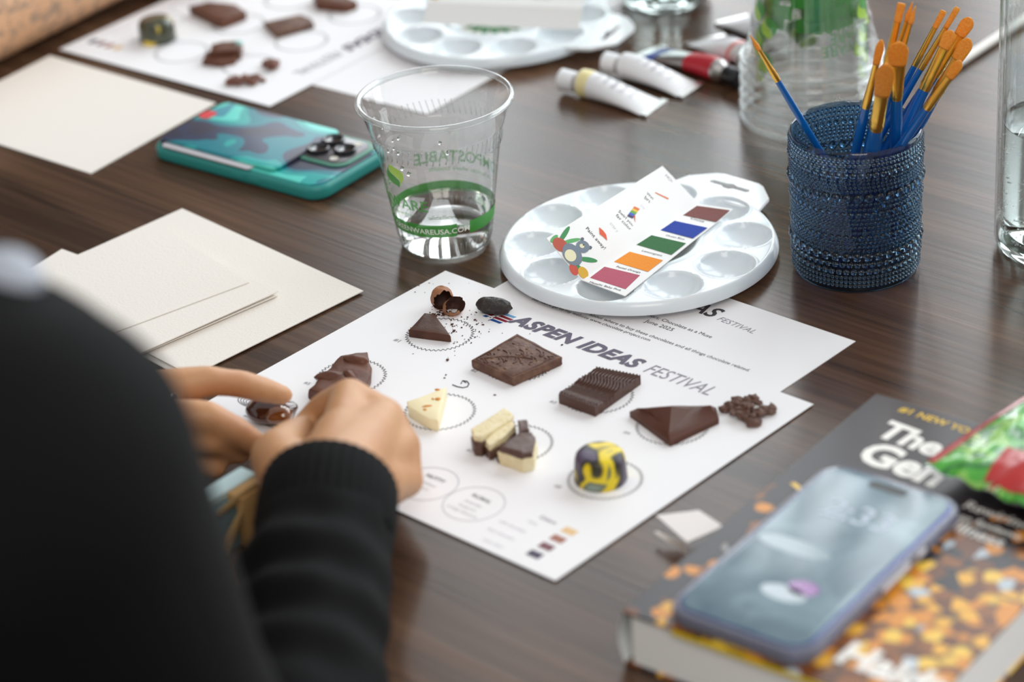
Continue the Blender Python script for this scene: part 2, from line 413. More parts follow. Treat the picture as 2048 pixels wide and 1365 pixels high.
def tasting_sheet(org, ang, label, z0, full=True, group=None):
    org = Vector((org[0], org[1], TZ+z0)); M = rot(org, ang); t = .0003
    s = empty('tasting_sheet', org, label, 'paper sheet', group)
    def fn(u, v): return M @ Vector((A4W*u, -A4H+A4H*v, t))
    mk('paper', *thick_grid_m(fn, 24, 20, t), PAPER, s, smooth=True, auto=40)
    def P(x, y): return M @ Vector((x, y, t+.00008))
    def pr(name, m2, material): mk(name, [M @ Vector((v[0], v[1], t+.00012)) for v in m2[0]], m2[1], material, s)
    text_line('title_print', 'ASPEN IDEAS', P(.0755, -.0268), P(.1745, -.0268), PLUM_INK, s, shear=.25, offset=.045, tall=.0150, space=1.06)
    text_line('title_print', 'FESTIVAL', P(.1795, -.0268), P(.2265, -.0268), GREY_INK, s, shear=.22, offset=-.004, tall=.0148)
    def para(x, y, w, h, k=.4): return [P(x, y), P(x+w, y), P(x+w+h*k, y+h), P(x+h*k, y+h)]
    for x, y, w, h, mm in ((.0655, -.0318, .0085, .0022, BLUE_INK), (.0655, -.0285, .0105, .0022, RED_INK), (.0670, -.0252, .0095, .0022, RED_INK), (.0680, -.0219, .0080, .0022, LB_INK), (.0600, -.0275, .0035, .0022, RED_INK), (.0615, -.0245, .0030, .0022, BLUE_INK), (.0590, -.0305, .0030, .0022, BLUE_INK)):
        quad_print('logo_bar', para(x, y, w, h), mm, s)
    for x, y, n in RINGS:
        pr('ring_print', zig_ring(x, y, .0195), INK)
        text_line('number_print', n, P(x-.0175, y-.0215), P(x-.0135, y-.0215), GREY_INK, s)
    for x, y, ttl, lines in ((.1638, -.1872, 'NUTTY', ('hazelnut', 'almond')), (.1975, -.1874, 'FLORAL', ('lavender', 'bergamot', 'orange blossom'))):
        pr('note_oval', oval_ring(x, y, .0165, .0165, .0003), FAINT_INK)
        text_line('note_title', ttl, P(x-.0065, y+.005), P(x+.0065, y+.005), INK, s, offset=.01)
        for k, ln in enumerate(lines):
            w = .0013*len(ln)/2*1.15; text_line('note_line', ln, P(x-w, y-.001-.0045*k), P(x+w, y-.001-.0045*k), FAINT_INK, s)
    text_line('legend_title', 'Colors', P(.2340, -.1772), P(.2450, -.1772), GREY_INK, s, offset=.01)
    for k, (cl, nm) in enumerate((('e8c48f', 'white'), ('a8705c', 'milk chocolate'), ('7d5059', 'dark chocolate'), ('4a4258', 'extra dark'))):
        y = -.1775-.0089*k
        quad_print('color_swatch', [P(.2512, y-.0027), P(.2596, y-.0027), P(.2596, y+.0027), P(.2512, y+.0027)], mat('swatch_'+cl, cl, .6), s)
        text_line('legend_line', nm, P(.2400-.0013*len(nm)-.002, y-.006), P(.2400-.002, y-.006), FAINT_INK, s)
    # maker's mark with the pod drawing at the lower left of the page
    text_line('mark_print', 'THE CHOCOLATE', P(.027, -.1855), P(.0545, -.1855), INK, s, offset=.01)
    text_line('mark_print', 'PROJECT', P(.031, -.1925), P(.0525, -.1925), INK, s, offset=.02)
    text_line('mark_print', 'tasting colors with chocolate', P(.029, -.1965), P(.056, -.1965), INK, s)
    for k in range(5):
        pr('pod_line', oval_ring(.0205+.0006*k, -.1835, .0085-.0014*k, .0048-.0008*k, .00022, 30), INK)
    return s, M
main_sheet, MS = tasting_sheet((0, 0), 0, 'white tasting sheet under the chocolates, printed ASPEN IDEAS FESTIVAL in plum', .0008)
# pen arrow next to number two
arrow = [at(*p, .00125) for p in ((905, 770), (915, 774), (926, 776), (935, 774), (938, 768), (934, 763), (925, 762))]
PEN = mat('pen_ink', '2b2836', .5)
mk('pen_arrow', *merge(tube_m(arrow, .00035, 6), tube_m([at(*p, .00125) for p in ((922, 768), (925, 762), (932, 766))], .0003, 6)), PEN, main_sheet)

# the handout below the palette
def handout(org, ang, label, z0, lines, size=(A4H, A4W)):
    org = Vector((org[0], org[1], TZ+z0)); M = rot(org, ang); s = empty('handout_sheet', org, label, 'paper sheet')
    mk('paper', *thick_grid_m(lambda u, v: M @ Vector((size[0]*u, size[1]*v, .0003)), 4, 4, .0003), PAPER, s)
    for body, p0, p1, mm, kw in lines: text_line('text_print', body, p0, p1, mm, s, **kw)
    return s
q = at(1711, 684); HZ = .0004
hs = handout((q.x-A4H, q.y-A4W), 0, 'white printed handout lying under the near palette', .0001, [
    ('ASPEN IDEAS', at(1180, 548, HZ), at(1428, 637, HZ), mat('dark_title_ink', '3a3a40', .6), dict(shear=.25, offset=.022)),
    ('FESTIVAL', at(1433, 640, HZ), at(1505, 668, HZ), GREY_INK, dict(shear=.22, offset=-.004)),
    ('Colors: Chocolate as a Muse', at(1283, 628, HZ), at(1421, 677, HZ), INK, {}),
    ('June 2025', at(1288, 644, HZ), at(1343, 663, HZ), INK, {}),
    ('about where to buy these chocolates and all things chocolate related.', at(1178, 631, HZ), at(1497, 744, HZ), INK, {}),
    ('For more go to my website www.chocolate-project.com', at(1063, 600, HZ), at(1298, 683, HZ), INK, {})])
far_sheet, MF = tasting_sheet((-.300, .393), R(-90+4.2), 'blurred far tasting sheet at upper left with its own chocolates, beside the tattooed arm', .0008)
handout((-.392, .1515), R(4.5), 'blurred plain white handout under the far palette', .0001, [])

# ------------------------------------------------------------------ cream cards
def card(name, c, label, h, t=.0006, group=None, bend=0):
    c = [Vector(p) for p in c]
    def fn(u, v):
        p = c[0].lerp(c[1], u).lerp(c[3].lerp(c[2], u), v); return Vector((p.x, p.y, TZ+h+t+bend*(2*u-1)**2))
    o = mk(name, *thick_grid_m(fn, 10, 6, t), CREAM, smooth=True, auto=40)
    return tag(o, label, 'paper card', group)
def rectq(corner, dirx, w, h):   # corner = top right as it lies; dirx along -w
    d = Vector((math.cos(dirx), math.sin(dirx), 0)); n = Vector((-d.y, d.x, 0)); c = Vector(corner)
    return [c, c+d*w, c+d*w-n*h, c-n*h]
a_, b_, c_ = at(182, 349), at(432, 208), at(100, 113)
card('cream_card', [a_, b_, c_, a_+c_-b_], 'single blank cream card at the left beside the teal phone', .0002)
p_, q_, r_ = at(365, 422), at(727, 587), at(455, 722)
dn = (r_-q_).normalized()*.134
card('cream_card', [q_+dn, q_, p_, p_+dn], 'large blank cream card on the table, lower left, right corner sticking out of the pile', .0012)
off = Vector((-.004, -.0035, 0)); rr = R(-1.2)
card('cream_card', [q_+dn+off, q_+off+Vector((.0015, -.004, 0)), p_+off+Vector((.004, -.004, 0)), p_+dn+off], 'bottom blank cream card of the pile, peeking out by the fingers', .0002)
u_, v_, w_ = at(553, 594, .002), at(327, 479, .002), at(283, 712, .002)
dd = (w_-u_).normalized()*.178; vv = (v_-u_).normalized()*.127
for k in range(6):
    o_ = u_+Vector((.0012*math.sin(k*2.1), .0012*math.cos(k*1.7), 0)); ang = R((k-2)*.5)
    Rm = Matrix.Rotation(ang, 3, 'Z'); d2, v2 = Rm @ dd, Rm @ vv
    if k == 5: o_ = u_+vv*.155+Vector((-.002, -.004, 0)); Rm = Matrix.Rotation(R(-5), 3, 'Z'); d2, v2 = Rm @ dd, (Rm @ vv)*.80
    card('cream_card', [o_+d2, o_, o_+v2, o_+v2+d2], ('blank cream card in the squared pile on top of the large cream card' if k < 5 else 'topmost blank cream card, skewed on its pile by the black shoulder'), .0020+.0008*k, group=('cards of the squared cream pile' if k < 5 else None))
a_ = at(124, 500); dx = (at(165, 515)-a_).normalized(); dy = (at(40, 553)-a_).normalized()
card('cream_card', [a_+dy*.12, a_+dy*.12+dx*.11, a_+dx*.11, a_], 'blank cream card with one corner showing behind the pile, left by the shoulder', .0001)

# ------------------------------------------------------------------ clear cups
def cup_prof():
    return [(.0272, .0), (.0280, .0006), (.0283, .003), (.0287, .0045), (.0302, .012), (.0385, .0675), (.0392, .0695), (.0400, .0705), (.0412, .0805), (.0420, .0815), (.0424, .0830), (.0462, .0965), (.0470, .0975)]
def rad_at(h, prof=cup_prof()):
    for (r0, z0), (r1, z1) in zip(prof, prof[1:]):
        if z0 <= h <= z1: return r0+(r1-r0)*(h-z0)/(z1-z0)
    return prof[-1][0]
GREEN_INK = ink_mat('green_cup_ink', '3f9a3a', .85); LIME_INK = ink_mat('lime_cup_ink', 'a9d44a', .9); PALE_GREEN = ink_mat('pale_green_cup_ink', '57ad52', .6)
WHITE_INK = mat('white_ink', 'eef4ea', .5)
def wrap(pts, e=.0002):   # (angle, h) -> point on the cup's outer wall
    return [Vector(((rad_at(h)+e)*math.cos(a), (rad_at(h)+e)*math.sin(a), h)) for a, h in pts]
def make_cup(label, loc, az, water=None, group=None, details=True):
    "az = bearing of the cup's printed front"
    c = empty('clear_plastic_cup', loc, label, 'cup', group); L = Matrix.Translation(loc); Rz = L @ Matrix.Rotation(az, 4, 'Z')
    v, f = merge(lathe_m(cup_prof(), 96), cap_disc(.0272, .0012, 96)); mk('cup_wall', xf(v, L), f, CLEAR, c, smooth=True, auto=50)
    rim = [(.0472+.0019*math.cos(t), .0983+.0019*math.sin(t)) for t in [2*math.pi*i/12 for i in range(12)]]
    mk('rim', *(lambda v, f: (xf(v, L), f))(*lathe_m(rim, 96, True)), clear_mat('clear_rim', (.93, .95, .95), 1.5, .06, .10, 2.2), c, smooth=True)
    def strip(name, a0, a1, h0, h1, mm, n=48):
        vs, fs = [], []
        for i in range(n+1):
            a = a0+(a1-a0)*i/n; vs += wrap([(a, h0), (a, h1)])
        fs = [[2*i, 2*i+2, 2*i+3, 2*i+1] for i in range(n)]
        return mk(name, xf(vs, Rz), fs, mm, c, smooth=True)
    bd = strip('green_band', R(28), R(28+345), .0185, .0275, GREEN_INK, 80)
    def wtext(name, body, amid, h, size, mm, offset=0, par=c, e=.0004):
        vs, fs, w = text2d(body, 0, offset); r0 = rad_at(h)
        pts = [(amid+(x-w/2)*size/r0, h+y*size) for x, y in vs]
        return mk(name, xf(wrap(pts, e), Rz), fs, mm, par)
    if details:
        wtext('band_text', 'AT GREENWAREUSA.COM', R(-28), .0210, .0052, WHITE_INK, .01, bd)
        wtext('band_text', 'COMPOSTABLE PLANT BASED CUP', R(165), .0210, .0045, WHITE_INK, .01, bd)
    wtext('brand_text', 'GREENWARE', R(-68), .0375, .0105, PALE_GREEN, .02)
    wtext('brand_text', 'annually renewable', R(-62), .0325, .0040, PALE_GREEN)
    wtext('back_text', 'COMPOSTABLE', R(150), .0400, .0100, ink_mat('faint_green_cup_ink', '57ad52', .35), .015)
    wtext('back_text', 'in facilities where available', R(155), .0340, .0042, PALE_GREEN)
    for am in (R(-49),) if details else (R(-72), R(60), R(170)):
        # leaf emblem: two interlocking halves
        la, lb = [], []; h0 = .0600; k = 1/rad_at(h0)
        def lp(x, y): return (am+(x*.93+y*-.37)*k, h0+x*.37+y*.93)
        S = [(.0026*math.sin(t*2*math.pi), -.0080+.016*t) for t in [i/12 for i in range(13)]]
        Lf = [(-.0085*math.sin(math.pi*t), -.0080+.016*t) for t in [i/12 for i in range(13)]]
        Rt = [(.0085*math.sin(math.pi*t), -.0080+.016*t) for t in [i/12 for i in range(13)]]
        for nm, X, Y, mm in (('leaf_emblem', Lf, S, GREEN_INK), ('leaf_emblem', S, Rt, LIME_INK)):
            vs = []; 
            for (x1, y1), (x2, y2) in zip(X, Y): vs += wrap([lp(x1+.0003, y1), lp(x2-.0003, y2)])
            mk(nm, xf(vs, Rz), [[2*i, 2*i+1, 2*i+3, 2*i+2] for i in range(12)], mm, c)
    if details:
        ribs = []
        for i in range(64):
            a = 2*math.pi*i/64; ribs.append(tube_m(wrap([(a, .0712), (a+.05, .0800)], .0001), .00035, 5))
        v, f = merge(*ribs); mk('rib_ring', xf(v, L), f, MATS['clear_rim'], c, smooth=True)['kind'] = 'stuff'
        ribs = []
        for i in range(52):
            a = 2*math.pi*i/52; ribs.append(tube_m(wrap([(a, .0045), (a, .0125)], .0001), .0004, 5))
        v, f = merge(*ribs); mk('base_rib_ring', xf(v, L), f, MATS['clear_rim'], c, smooth=True)['kind'] = 'stuff'
    if water:
        W = mat('water', 'ffffff', 0, trans=1, ior=1.33)
        prof = [(.0002, .0020), (.0266, .0020), (rad_at(.0045)-.0006, .0045), (rad_at(.012)-.0006, .012), (rad_at(water)-.0006, water), (rad_at(water)-.0014, water-.0004), (.0002, water-.0004)]
        mk('water', *(lambda v, f: (xf(v, L), f))(*lathe_m(prof, 96, True)), W, c, smooth=True, auto=40)
    return c
loc = at(893, 484); toward = math.atan2(CAM.y-loc.y, CAM.x-loc.x)
cup = make_cup('clear plastic cup with green band holding a little water, beside the teal phone', loc, toward, .023)
DROP = mat('water_drop', 'ffffff', .02, trans=1, ior=1.33)
random.seed(3)
for (px, py), r in (((805, 337), .0016), ((818, 348), .0016), ((797, 277), .0012), ((786, 282), .001), ((797, 307), .0012), ((777, 303), .001), ((788, 298), .0009), ((880, 286), .0013), ((896, 306), .0016), ((765, 257), .0006)):
    d = ray(px, py); best = None
    for i in range(400):
        t = 1.50+.0005*i; p = CAM+d*t-loc
        if 0 < p.z < .097 and abs(math.hypot(p.x, p.y)-rad_at(p.z)) < .0006: best = p; break
    if best: mk('droplet', [Vector(v)+loc+best for v in ico_m(r, 2)[0]], ico_m(r, 2)[1], DROP, cup, smooth=True)

# stack of upturned cups at the back
sl = at(1623, 229)
sc_cup = make_cup('tmp', sl, toward+R(95), None, 'stack of upturned cups', details=False)
N = 6
ords = ['lowest', 'second from the bottom', 'third from the bottom', 'fourth from the bottom', 'fifth from the bottom', 'topmost']
for k in range(N):
    o = sc_cup if k == 0 else copy_tree(sc_cup, (0, 0, 0))
    o.rotation_euler = (math.pi, 0, R(random.uniform(-14, 14))); o.location = sl+Vector((random.uniform(-.0005, .0005), random.uniform(-.0005, .0005), .1002+.0085*k))
    o['label'] = f'clear cup turned upside down, {ords[k]} in the stack behind the brushes'

# ------------------------------------------------------------------ glass carafes
GLASS = mat('clear_glass', 'f2fbf8', .0, trans=1, ior=1.5)
WATER = mat('carafe_water', 'f4fbfa', .0, trans=1, ior=1.33)
THIN = clear_mat('carafe_wall', (.955, .975, .97), 1.5, .02, gain=1.6)
def carafe(loc, label, r, level, hgt=.26):
    c = empty('glass_carafe', loc, label, 'carafe'); L = Matrix.Translation(loc)
    prof = [(.0005, .004), (r*.75, .003), (r*.86, .0006), (r*.94, .001), (r, .007), (r, hgt*.62), (r*.9, hgt*.72), (r*.55, hgt*.84), (r*.46, hgt*.92), (r*.5, hgt)]
    mk('glass_wall', *(lambda v, f: (xf(v, L), f))(*lathe_m(prof, 96)), THIN, c, smooth=True, auto=60)
    t = .003
    inner = [(.0005, .010), (r*.8, .010), (r-t, .016), (r-t, hgt*.62), (r*.9-t, hgt*.72), (r*.55-t, hgt*.84), (r*.46-t, hgt*.92), (r*.5-t, hgt)]
    mk('inner_wall', *(lambda v, f: (xf(v, L), f))(*lathe_m(inner, 96)), THIN, c, smooth=True, auto=60)
    mk('lip', *(lambda v, f: (xf(v, L), f))(*lathe_m([(r*.48+.002*math.cos(a), hgt+.002*math.sin(a)) for a in [2*math.pi*i/10 for i in range(10)]], 64, True)), THIN, c, smooth=True)
    base = [(.0005, .0042), (r*.74, .0034), (r*.86, .0012), (r*.93, .0016), (r-.0006, .008), (r-.0006, .0095), (.0005, .0095)]
    mk('glass_base', *(lambda v, f: (xf(v, L), f))(*lathe_m(base, 96, True)), GLASS, c, smooth=True, auto=50)
    wp_ = [(.0005, .0106), (r*.8, .0106), (r-t-.0006, .0165), (r-t-.0006, level), (r-t-.0016, level-.0008), (.0005, level-.0008)]
    mk('water', *(lambda v, f: (xf(v, L), f))(*lathe_m(wp_, 96, True)), WATER, c, smooth=True, auto=40)
    bb = []
    for i in range(260):
        a = random.uniform(0, 2*math.pi); h = .012+(level-.015)*random.random()**1.6; s = random.uniform(.00025, .0006)
        bb.append(ico_m(s, 1, c=((r-t+.0006)*math.cos(a), (r-t+.0006)*math.sin(a), h)))
    v, f = merge(*bb); mk('bubbles', xf(v, L), f, mat('bubble', 'f4f8fa', .1, spec=.8), c, smooth=True)['kind'] = 'stuff'
    return c
carafe(at(2121, 490), 'clear glass carafe of fizzy water cut off by the right edge', .04, .083)
carafe(at(1333, -2), 'clear glass carafe whose base shows at the top edge behind the paint tubes', .0345, .09)

# ------------------------------------------------------------------ beaded blue tumbler with brushes
TB = at(1712, 532); TH, TR0, TR1 = .0925, .0372, .0392
BLUEG = clear_mat('blue_glass', (.48, .61, .72), 1.5, .03, gain=1.2)
BEADG = mat('blue_glass_bead', '8fadc4', .02, trans=1, ior=1.42)
tum = empty('beaded_tumbler', TB, 'dark blue beaded glass tumbler holding the paintbrushes', 'tumbler'); TL = Matrix.Translation(TB)
prof = [(.0004, .0), (.0338, .0), (.0364, .0010), (.0374, .0040), (.0376, .010), (.0386, .05), (.0392, .0895), (.0388, .0918), (.0378, .0925), (.0370, .0916), (.0366, .0895), (.0356, .05), (.0346, .013), (.032, .0095), (.0004, .0088)]
mk('glass_wall', *(lambda v, f: (xf(v, TL), f))(*lathe_m(prof, 128, True)), BLUEG, tum, smooth=True, auto=50)
def dome_m(r, seg=9, rings=3):
    vs = [(0, 0, r*.8)]; fs = []
    for k in range(1, rings+1):
        a = math.pi/2*k/rings
        for i in range(seg):
            t = 2*math.pi*i/seg; vs.append((r*math.sin(a)*math.cos(t), r*math.sin(a)*math.sin(t), r*.8*math.cos(a)))
    for i in range(seg): fs.append([0, 1+i, 1+(i+1) % seg])
    fs.append([1+(rings-1)*seg+i for i in range(seg)][::-1])
    for k in range(rings-1):
        for i in range(seg):
            j = (i+1) % seg; fs.append([1+k*seg+i, 1+(k+1)*seg+i, 1+(k+1)*seg+j, 1+k*seg+j])
    return vs, fs
def tum_r(h): return .0376+(.0392-.0376)*(h-.01)/.08
ROWS = [(.022, 's'), (.055, 's'), (.09, 's'), (.128, 'm'), (.165, 's'), (.192, 's'), (.219, 's'), (.247, 's'), (.298, 'L'), (.348, 's'), (.385, 's'), (.425, 'm'), (.463, 's'), (.493, 's'), (.523, 's'), (.560, 's'), (.600, 'm'), (.640, 's'), (.668, 's'), (.698, 's'), (.745, 'L'), (.806, 'm'), (.862, 'm'), (.905, 's'), (.938, 's'), (.968, 's')]
SZ = {'L': (.0030, 38), 'm': (.0020, 54), 's': (.00125, 88)}
beadmesh = {}; small = []; ind = 0
for fr, k in ROWS:
    h = .0895-fr*.0865; r, n = SZ[k]; Rr = tum_r(max(h, .006)); ph = random.random()
    for i in range(n):
        a = 2*math.pi*(i+ph)/n
        n_ = Vector((math.cos(a), math.sin(a), 0)); M = frame((Rr+.00005)*n_+Vector((0, 0, h)), Vector((-n_.y, n_.x, 0)), z=n_)
        if k == 'L' or (k == 'm' and ind < 216):
            if k not in beadmesh:
                o = mk('bead', *(lambda v, f: ([Vector(q)+TB for q in v], f))(*dome_m(r, 12, 4)), BEADG, tum, smooth=True); beadmesh[k] = o.data
            else:
                o = bpy.data.objects.new('bead', beadmesh[k]); C.objects.link(o); o.parent = tum; ORG[o] = TB
            o.matrix_local = M
            if k == 'm': ind += 1
        else:
            v, f = dome_m(r, 7, 3); small.append((xf(v, TL @ M), f))
v, f = merge(*small); sb = mk('small_beads', v, f, BEADG, tum, smooth=True); sb['kind'] = 'stuff'

BR = [
 ([0.1985, 0.1703, 0.01], [0.1771, 0.1063, 0.1319], [0.1712, 0.0887, 0.1653], 0.319, .0013, 'thin pointed brush leaning alone to the left in the blue tumbler'),
 ([0.1846, 0.1494, 0.01], [0.2231, 0.1287, 0.1183], [0.2406, 0.1193, 0.1673], 0.352, .0020, 'slim round brush at the left of the main brush bunch'),
 ([0.2098, 0.1759, 0.01], [0.2375, 0.1388, 0.1237], [0.2477, 0.1251, 0.1657], 0.407, .0050, 'broad flat brush with a frayed orange tip in the middle of the bunch'),
 ([0.1903, 0.1675, 0.01], [0.2346, 0.1228, 0.1105], [0.2582, 0.0990, 0.1641], 0.492, .0046, 'front broad brush with wide gold ferrule and low blue handle'),
 ([0.2028, 0.1326, 0.01], [0.2322, 0.1368, 0.1435], [0.241, 0.138, 0.1832], 0.298, .0024, 'tall square-tipped brush, leftmost of the three tallest brushes'),
 ([0.1894, 0.1444, 0.01], [0.2291, 0.1478, 0.1411], [0.241, 0.1488, 0.1805], 0.312, .0016, 'tall pointed brush, middle one of the three tallest brushes'),
 ([0.2047, 0.1267, 0.01], [0.238, 0.1393, 0.1446], [0.2471, 0.1427, 0.1814], 0.301, .0015, 'tall thin pointed brush, rightmost of the three tallest brushes'),
 ([0.1723, 0.1571, 0.01], [0.2148, 0.1895, 0.1203], [0.2283, 0.1997, 0.1553], 0.312, .0019, 'narrow flat brush, leftmost of the right-leaning brushes'),
 ([0.173, 0.1498, 0.01], [0.226, 0.1797, 0.1244], [0.2442, 0.19, 0.1639], 0.326, .0018, 'narrow slanted brush with the highest tip among the right-leaning brushes'),
 ([0.177, 0.154, 0.01], [0.2313, 0.1853, 0.1199], [0.2494, 0.1958, 0.1566], 0.303, .0034, 'round-tipped filbert brush with the rightmost high orange tip'),
 ([0.1981, 0.1428, 0.01], [0.2332, 0.1723, 0.1159], [0.2454, 0.1825, 0.1525], 0.296, .0034, 'filbert brush with a pale yellow glint on its ferrule, right-leaning'),
 ([0.1928, 0.1502, 0.01], [0.238, 0.1776, 0.1116], [0.2541, 0.1874, 0.1478], 0.37, .0036, 'wide orange filbert brush tip behind the lowest right-leaning brush'),
 ([0.1858, 0.1389, 0.01], [0.2519, 0.1479, 0.1174], [0.2726, 0.1507, 0.151], 0.336, .0026, 'lowest right-leaning brush, its handle over the tumbler rim')]
HANDLE = mat('blue_acrylic_handle', '0d5fae', .15, coat=.3, sss=.1)
BRISTLE = mat('orange_bristle', 'f08a1e', .45, bump=(2500, .4), var=(900, 'f8a63a'), sss=.1)
GOLDF = mat('gold_ferrule', 'f6c25a', .28, metal=1)
for b0, f0, t0, fr, hw, lab in BR:
    B0, F0, T0 = [Vector((p[0], p[1], p[2]+TZ)) for p in (b0, f0, t0)]
    br = empty('paintbrush', B0, lab, 'paintbrush', 'paintbrushes in the blue tumbler'); ax = (T0-B0).normalized()
    view = (CAM-F0).normalized(); flatdir = ax.cross(view).normalized(); S0 = F0.lerp(T0, 1-fr)
    Lh = (F0-B0).length; hr = .0018 if hw < .002 else (.0024 if hw < .003 else .0031)
    if lab.startswith('front'): hr = .0040
    pts = [B0+ax*(Lh*t) for t in (0, .02, .3, .6, .85, 1)]
    mk('handle', *tube_m(pts, [hr*.45, hr*.6, hr*.8, hr*1.15, hr*1.2, hr], 14), HANDLE, br, smooth=True, auto=60)
    Lf = (S0-F0).length; n = 14; fl = []; pp = []
    for i in range(n+1):
        t = i/n; s = t*t*(3-2*t); r0 = hr*1.05*(1+(.10 if i in (2, 4) else 0)); wd = r0+(hw*.85-r0)*s; th = r0+(min(hw*.5, .0012)-r0)*s
        fl.append((wd, th)); pp.append(F0+ax*(Lf*t))
    mk('ferrule', *tube_m(pp, 0, 16, True, flatdir, fl), GOLDF, br, smooth=True, auto=60)
    Lb = (T0-S0).length; fl = []; pp = []
    pointed = 'pointed' in lab
    for i in range(11):
        t = i/10
        if pointed: w_ = hw*(.85+.25*math.sin(math.pi*min(t*1.6, 1))-.0)*(1-t**1.6)+.0002
        elif 'square' in lab or 'narrow' in lab: w_ = hw*(.9+.12*t)*(1 if t < .97 else .85)
        else: w_ = hw*(.88+.25*math.sin(math.pi*t*.6))*math.sqrt(max(0, 1-max(0, (t-.55)/.46)**2))+.0003
        th = (min(hw*.5, .0013) if not pointed else w_)*(1-.75*t)+.0001; fl.append((w_, th)); pp.append(S0+ax*(Lb*t-.0008))
    mk('bristles', *tube_m(pp, 0, 16, True, flatdir, fl), BRISTLE, br, smooth=True)

# ------------------------------------------------------------------ palettes
PR = .086
def pal_h(x, y):
    r = math.hypot(x, y); z = .0112
    if r > .082: z -= .006*min(1, (r-.082)/.004)**2
    if .0405 > r > .036: z += .0006*math.sin(math.pi*(r-.036)/.0045)
    if r < .036:
        d = r/.036; z -= .0062*min(1, (1-d)/.22)**.8 if d < 1 else 0
    for k in range(10):
        a = R(4.4-91.7+36*k); d = math.hypot(x-.0648*math.cos(a), y-.0648*math.sin(a))/.0172
        if d < 1: z -= .0088*(1-d*d)**.62
        elif d < 1.1: z += .0003*math.sin(math.pi*(d-1)/.1)
    return z
def palette(loc, ang, label, sticker_label=None):
    p = empty('paint_palette', loc, label, 'palette'); M = rot(loc, ang)
    nr, na = 112, 340; vs, fs = [], []
    for lay in (0, 1):
        for i in range(nr+1):
            r = PR*i/nr
            for j in range(na):
                a = 2*math.pi*j/na; x, y = max(r, 1e-5)*math.cos(a), max(r, 1e-5)*math.sin(a); vs.append(M @ Vector((x, y, pal_h(x, y)-.001*lay)))
    n = (nr+1)*na
    for i in range(nr):
        for j in range(na):
            k = (j+1) % na; q_ = [i*na+j, (i+1)*na+j, (i+1)*na+k, i*na+k]; fs.append(q_); fs.append([t+n for t in q_][::-1])
    for j in range(na):
        k = (j+1) % na; fs.append([nr*na+j, nr*na+j+n, nr*na+k+n, nr*na+k])
    mk('plate', vs, fs, PLASTIC_W, p, smooth=True, auto=60)
    # hanging tab with its hook slot
    out = [(.076, -.036), (.0935, -.0315), (.1055, -.0185), (.1075, -.0135), (.1075, .0135), (.1055, .0185), (.0935, .0315), (.076, .036)]
    hole = [(.0925, -.014), (.0925, -.0045), (.0905, -.002), (.0905, .002), (.0925, .0045), (.0925, .014), (.0945, .0155), (.097, .014), (.097, .004), (.0985, 0), (.097, -.004), (.097, -.014), (.0945, -.0155)]
    bm = bmesh.new(); es = []
    for loop in (out, hole):
        bv = [bm.verts.new((x, y, .0098)) for x, y in loop]
        es += [bm.edges.new((bv[i], bv[(i+1) % len(bv)])) for i in range(len(bv))]
    bmesh.ops.triangle_fill(bm, use_beauty=True, use_dissolve=False, edges=es)
    g = bmesh.ops.extrude_face_region(bm, geom=bm.faces[:]); 
    for v in g['geom']:
        if isinstance(v, bmesh.types.BMVert): v.co.z -= .0022
    bmesh.ops.recalc_face_normals(bm, faces=bm.faces[:])
    v, f = bm_out(bm); mk('hang_tab', xf(v, M), f, PLASTIC_W, p)
    st = mk('center_sticker', *(lambda v, f: (xf(v, M), f))(*merge(cap_disc(.0268, .0058, 48))), mat('sticker_cream', 'e9e3d8', .6), p)
    lv = []
    for i in range(16):
        a = R(i*22.5); x, y = .0175*math.cos(a), .0175*math.sin(a); lv.append((xf(ico_m(1, 1, (.0088, .0034, .0004))[0], Matrix.Translation((x, y, .0062)) @ Matrix.Rotation(a+.3, 4, 'Z')), ico_m(1, 1)[1]))
    v, f = merge(*lv); mk('leaf_wreath', xf(v, M), f, mat('leaf_green_print', '1c7a35', .6), st)
    return p
palette(tb(.0845, .0845, .0005), R(91.7), 'near round white palette with ten wells, dot card lying on it')
palette(tb(-.2415, .312, .0006), R(14), 'blurred far round white palette behind the plastic cup')

# ------------------------------------------------------------------ folded dot card on the near palette
CARDM = mat('card_white', 'f3f3f2', .5)
class Panel:
    def __init__(s, a, b, c, d): s.c = [Vector(q) for q in (a, b, c, d)]; s.n = (s.c[1]-s.c[0]).cross(s.c[3]-s.c[0]).normalized(); s.n = s.n if s.n.z > 0 else -s.n
    def px(s, x, y, e=.00012):
        d = ray(x, y); t = (s.c[0]-CAM).dot(s.n)/d.dot(s.n); return CAM+d*t+s.n*e
    def fn(s, u, v, bend=0):
        p = s.c[0].lerp(s.c[1], u).lerp(s.c[3].lerp(s.c[2], u), v); return p
H1, H2, H3 = .0150, .0136, .0385
F1, F2 = at(1163, 560, H1), at(1398, 408, H1)
LP = Panel(at(1093, 477, H3), F1, F2, at(1325, 332, H3)); RP = Panel(F1, at(1250, 592, H2), at(1466, 418, H2), F2)
dc = empty('dot_card', F1.lerp(F2, .5)-Vector((0, 0, .004)), 'folded paint dot card with five colour swatches on the near palette', 'card')
for nm, Pn in (('step_panel', LP), ('swatch_panel', RP)):
    v, f = thick_grid_m(lambda u, v: Pn.fn(u, v), 8, 16, .0005)
    o = mk(nm, v, f, CARDM, dc, smooth=True, auto=40)
    if nm == 'step_panel': lpan = o
    else: rpan = o
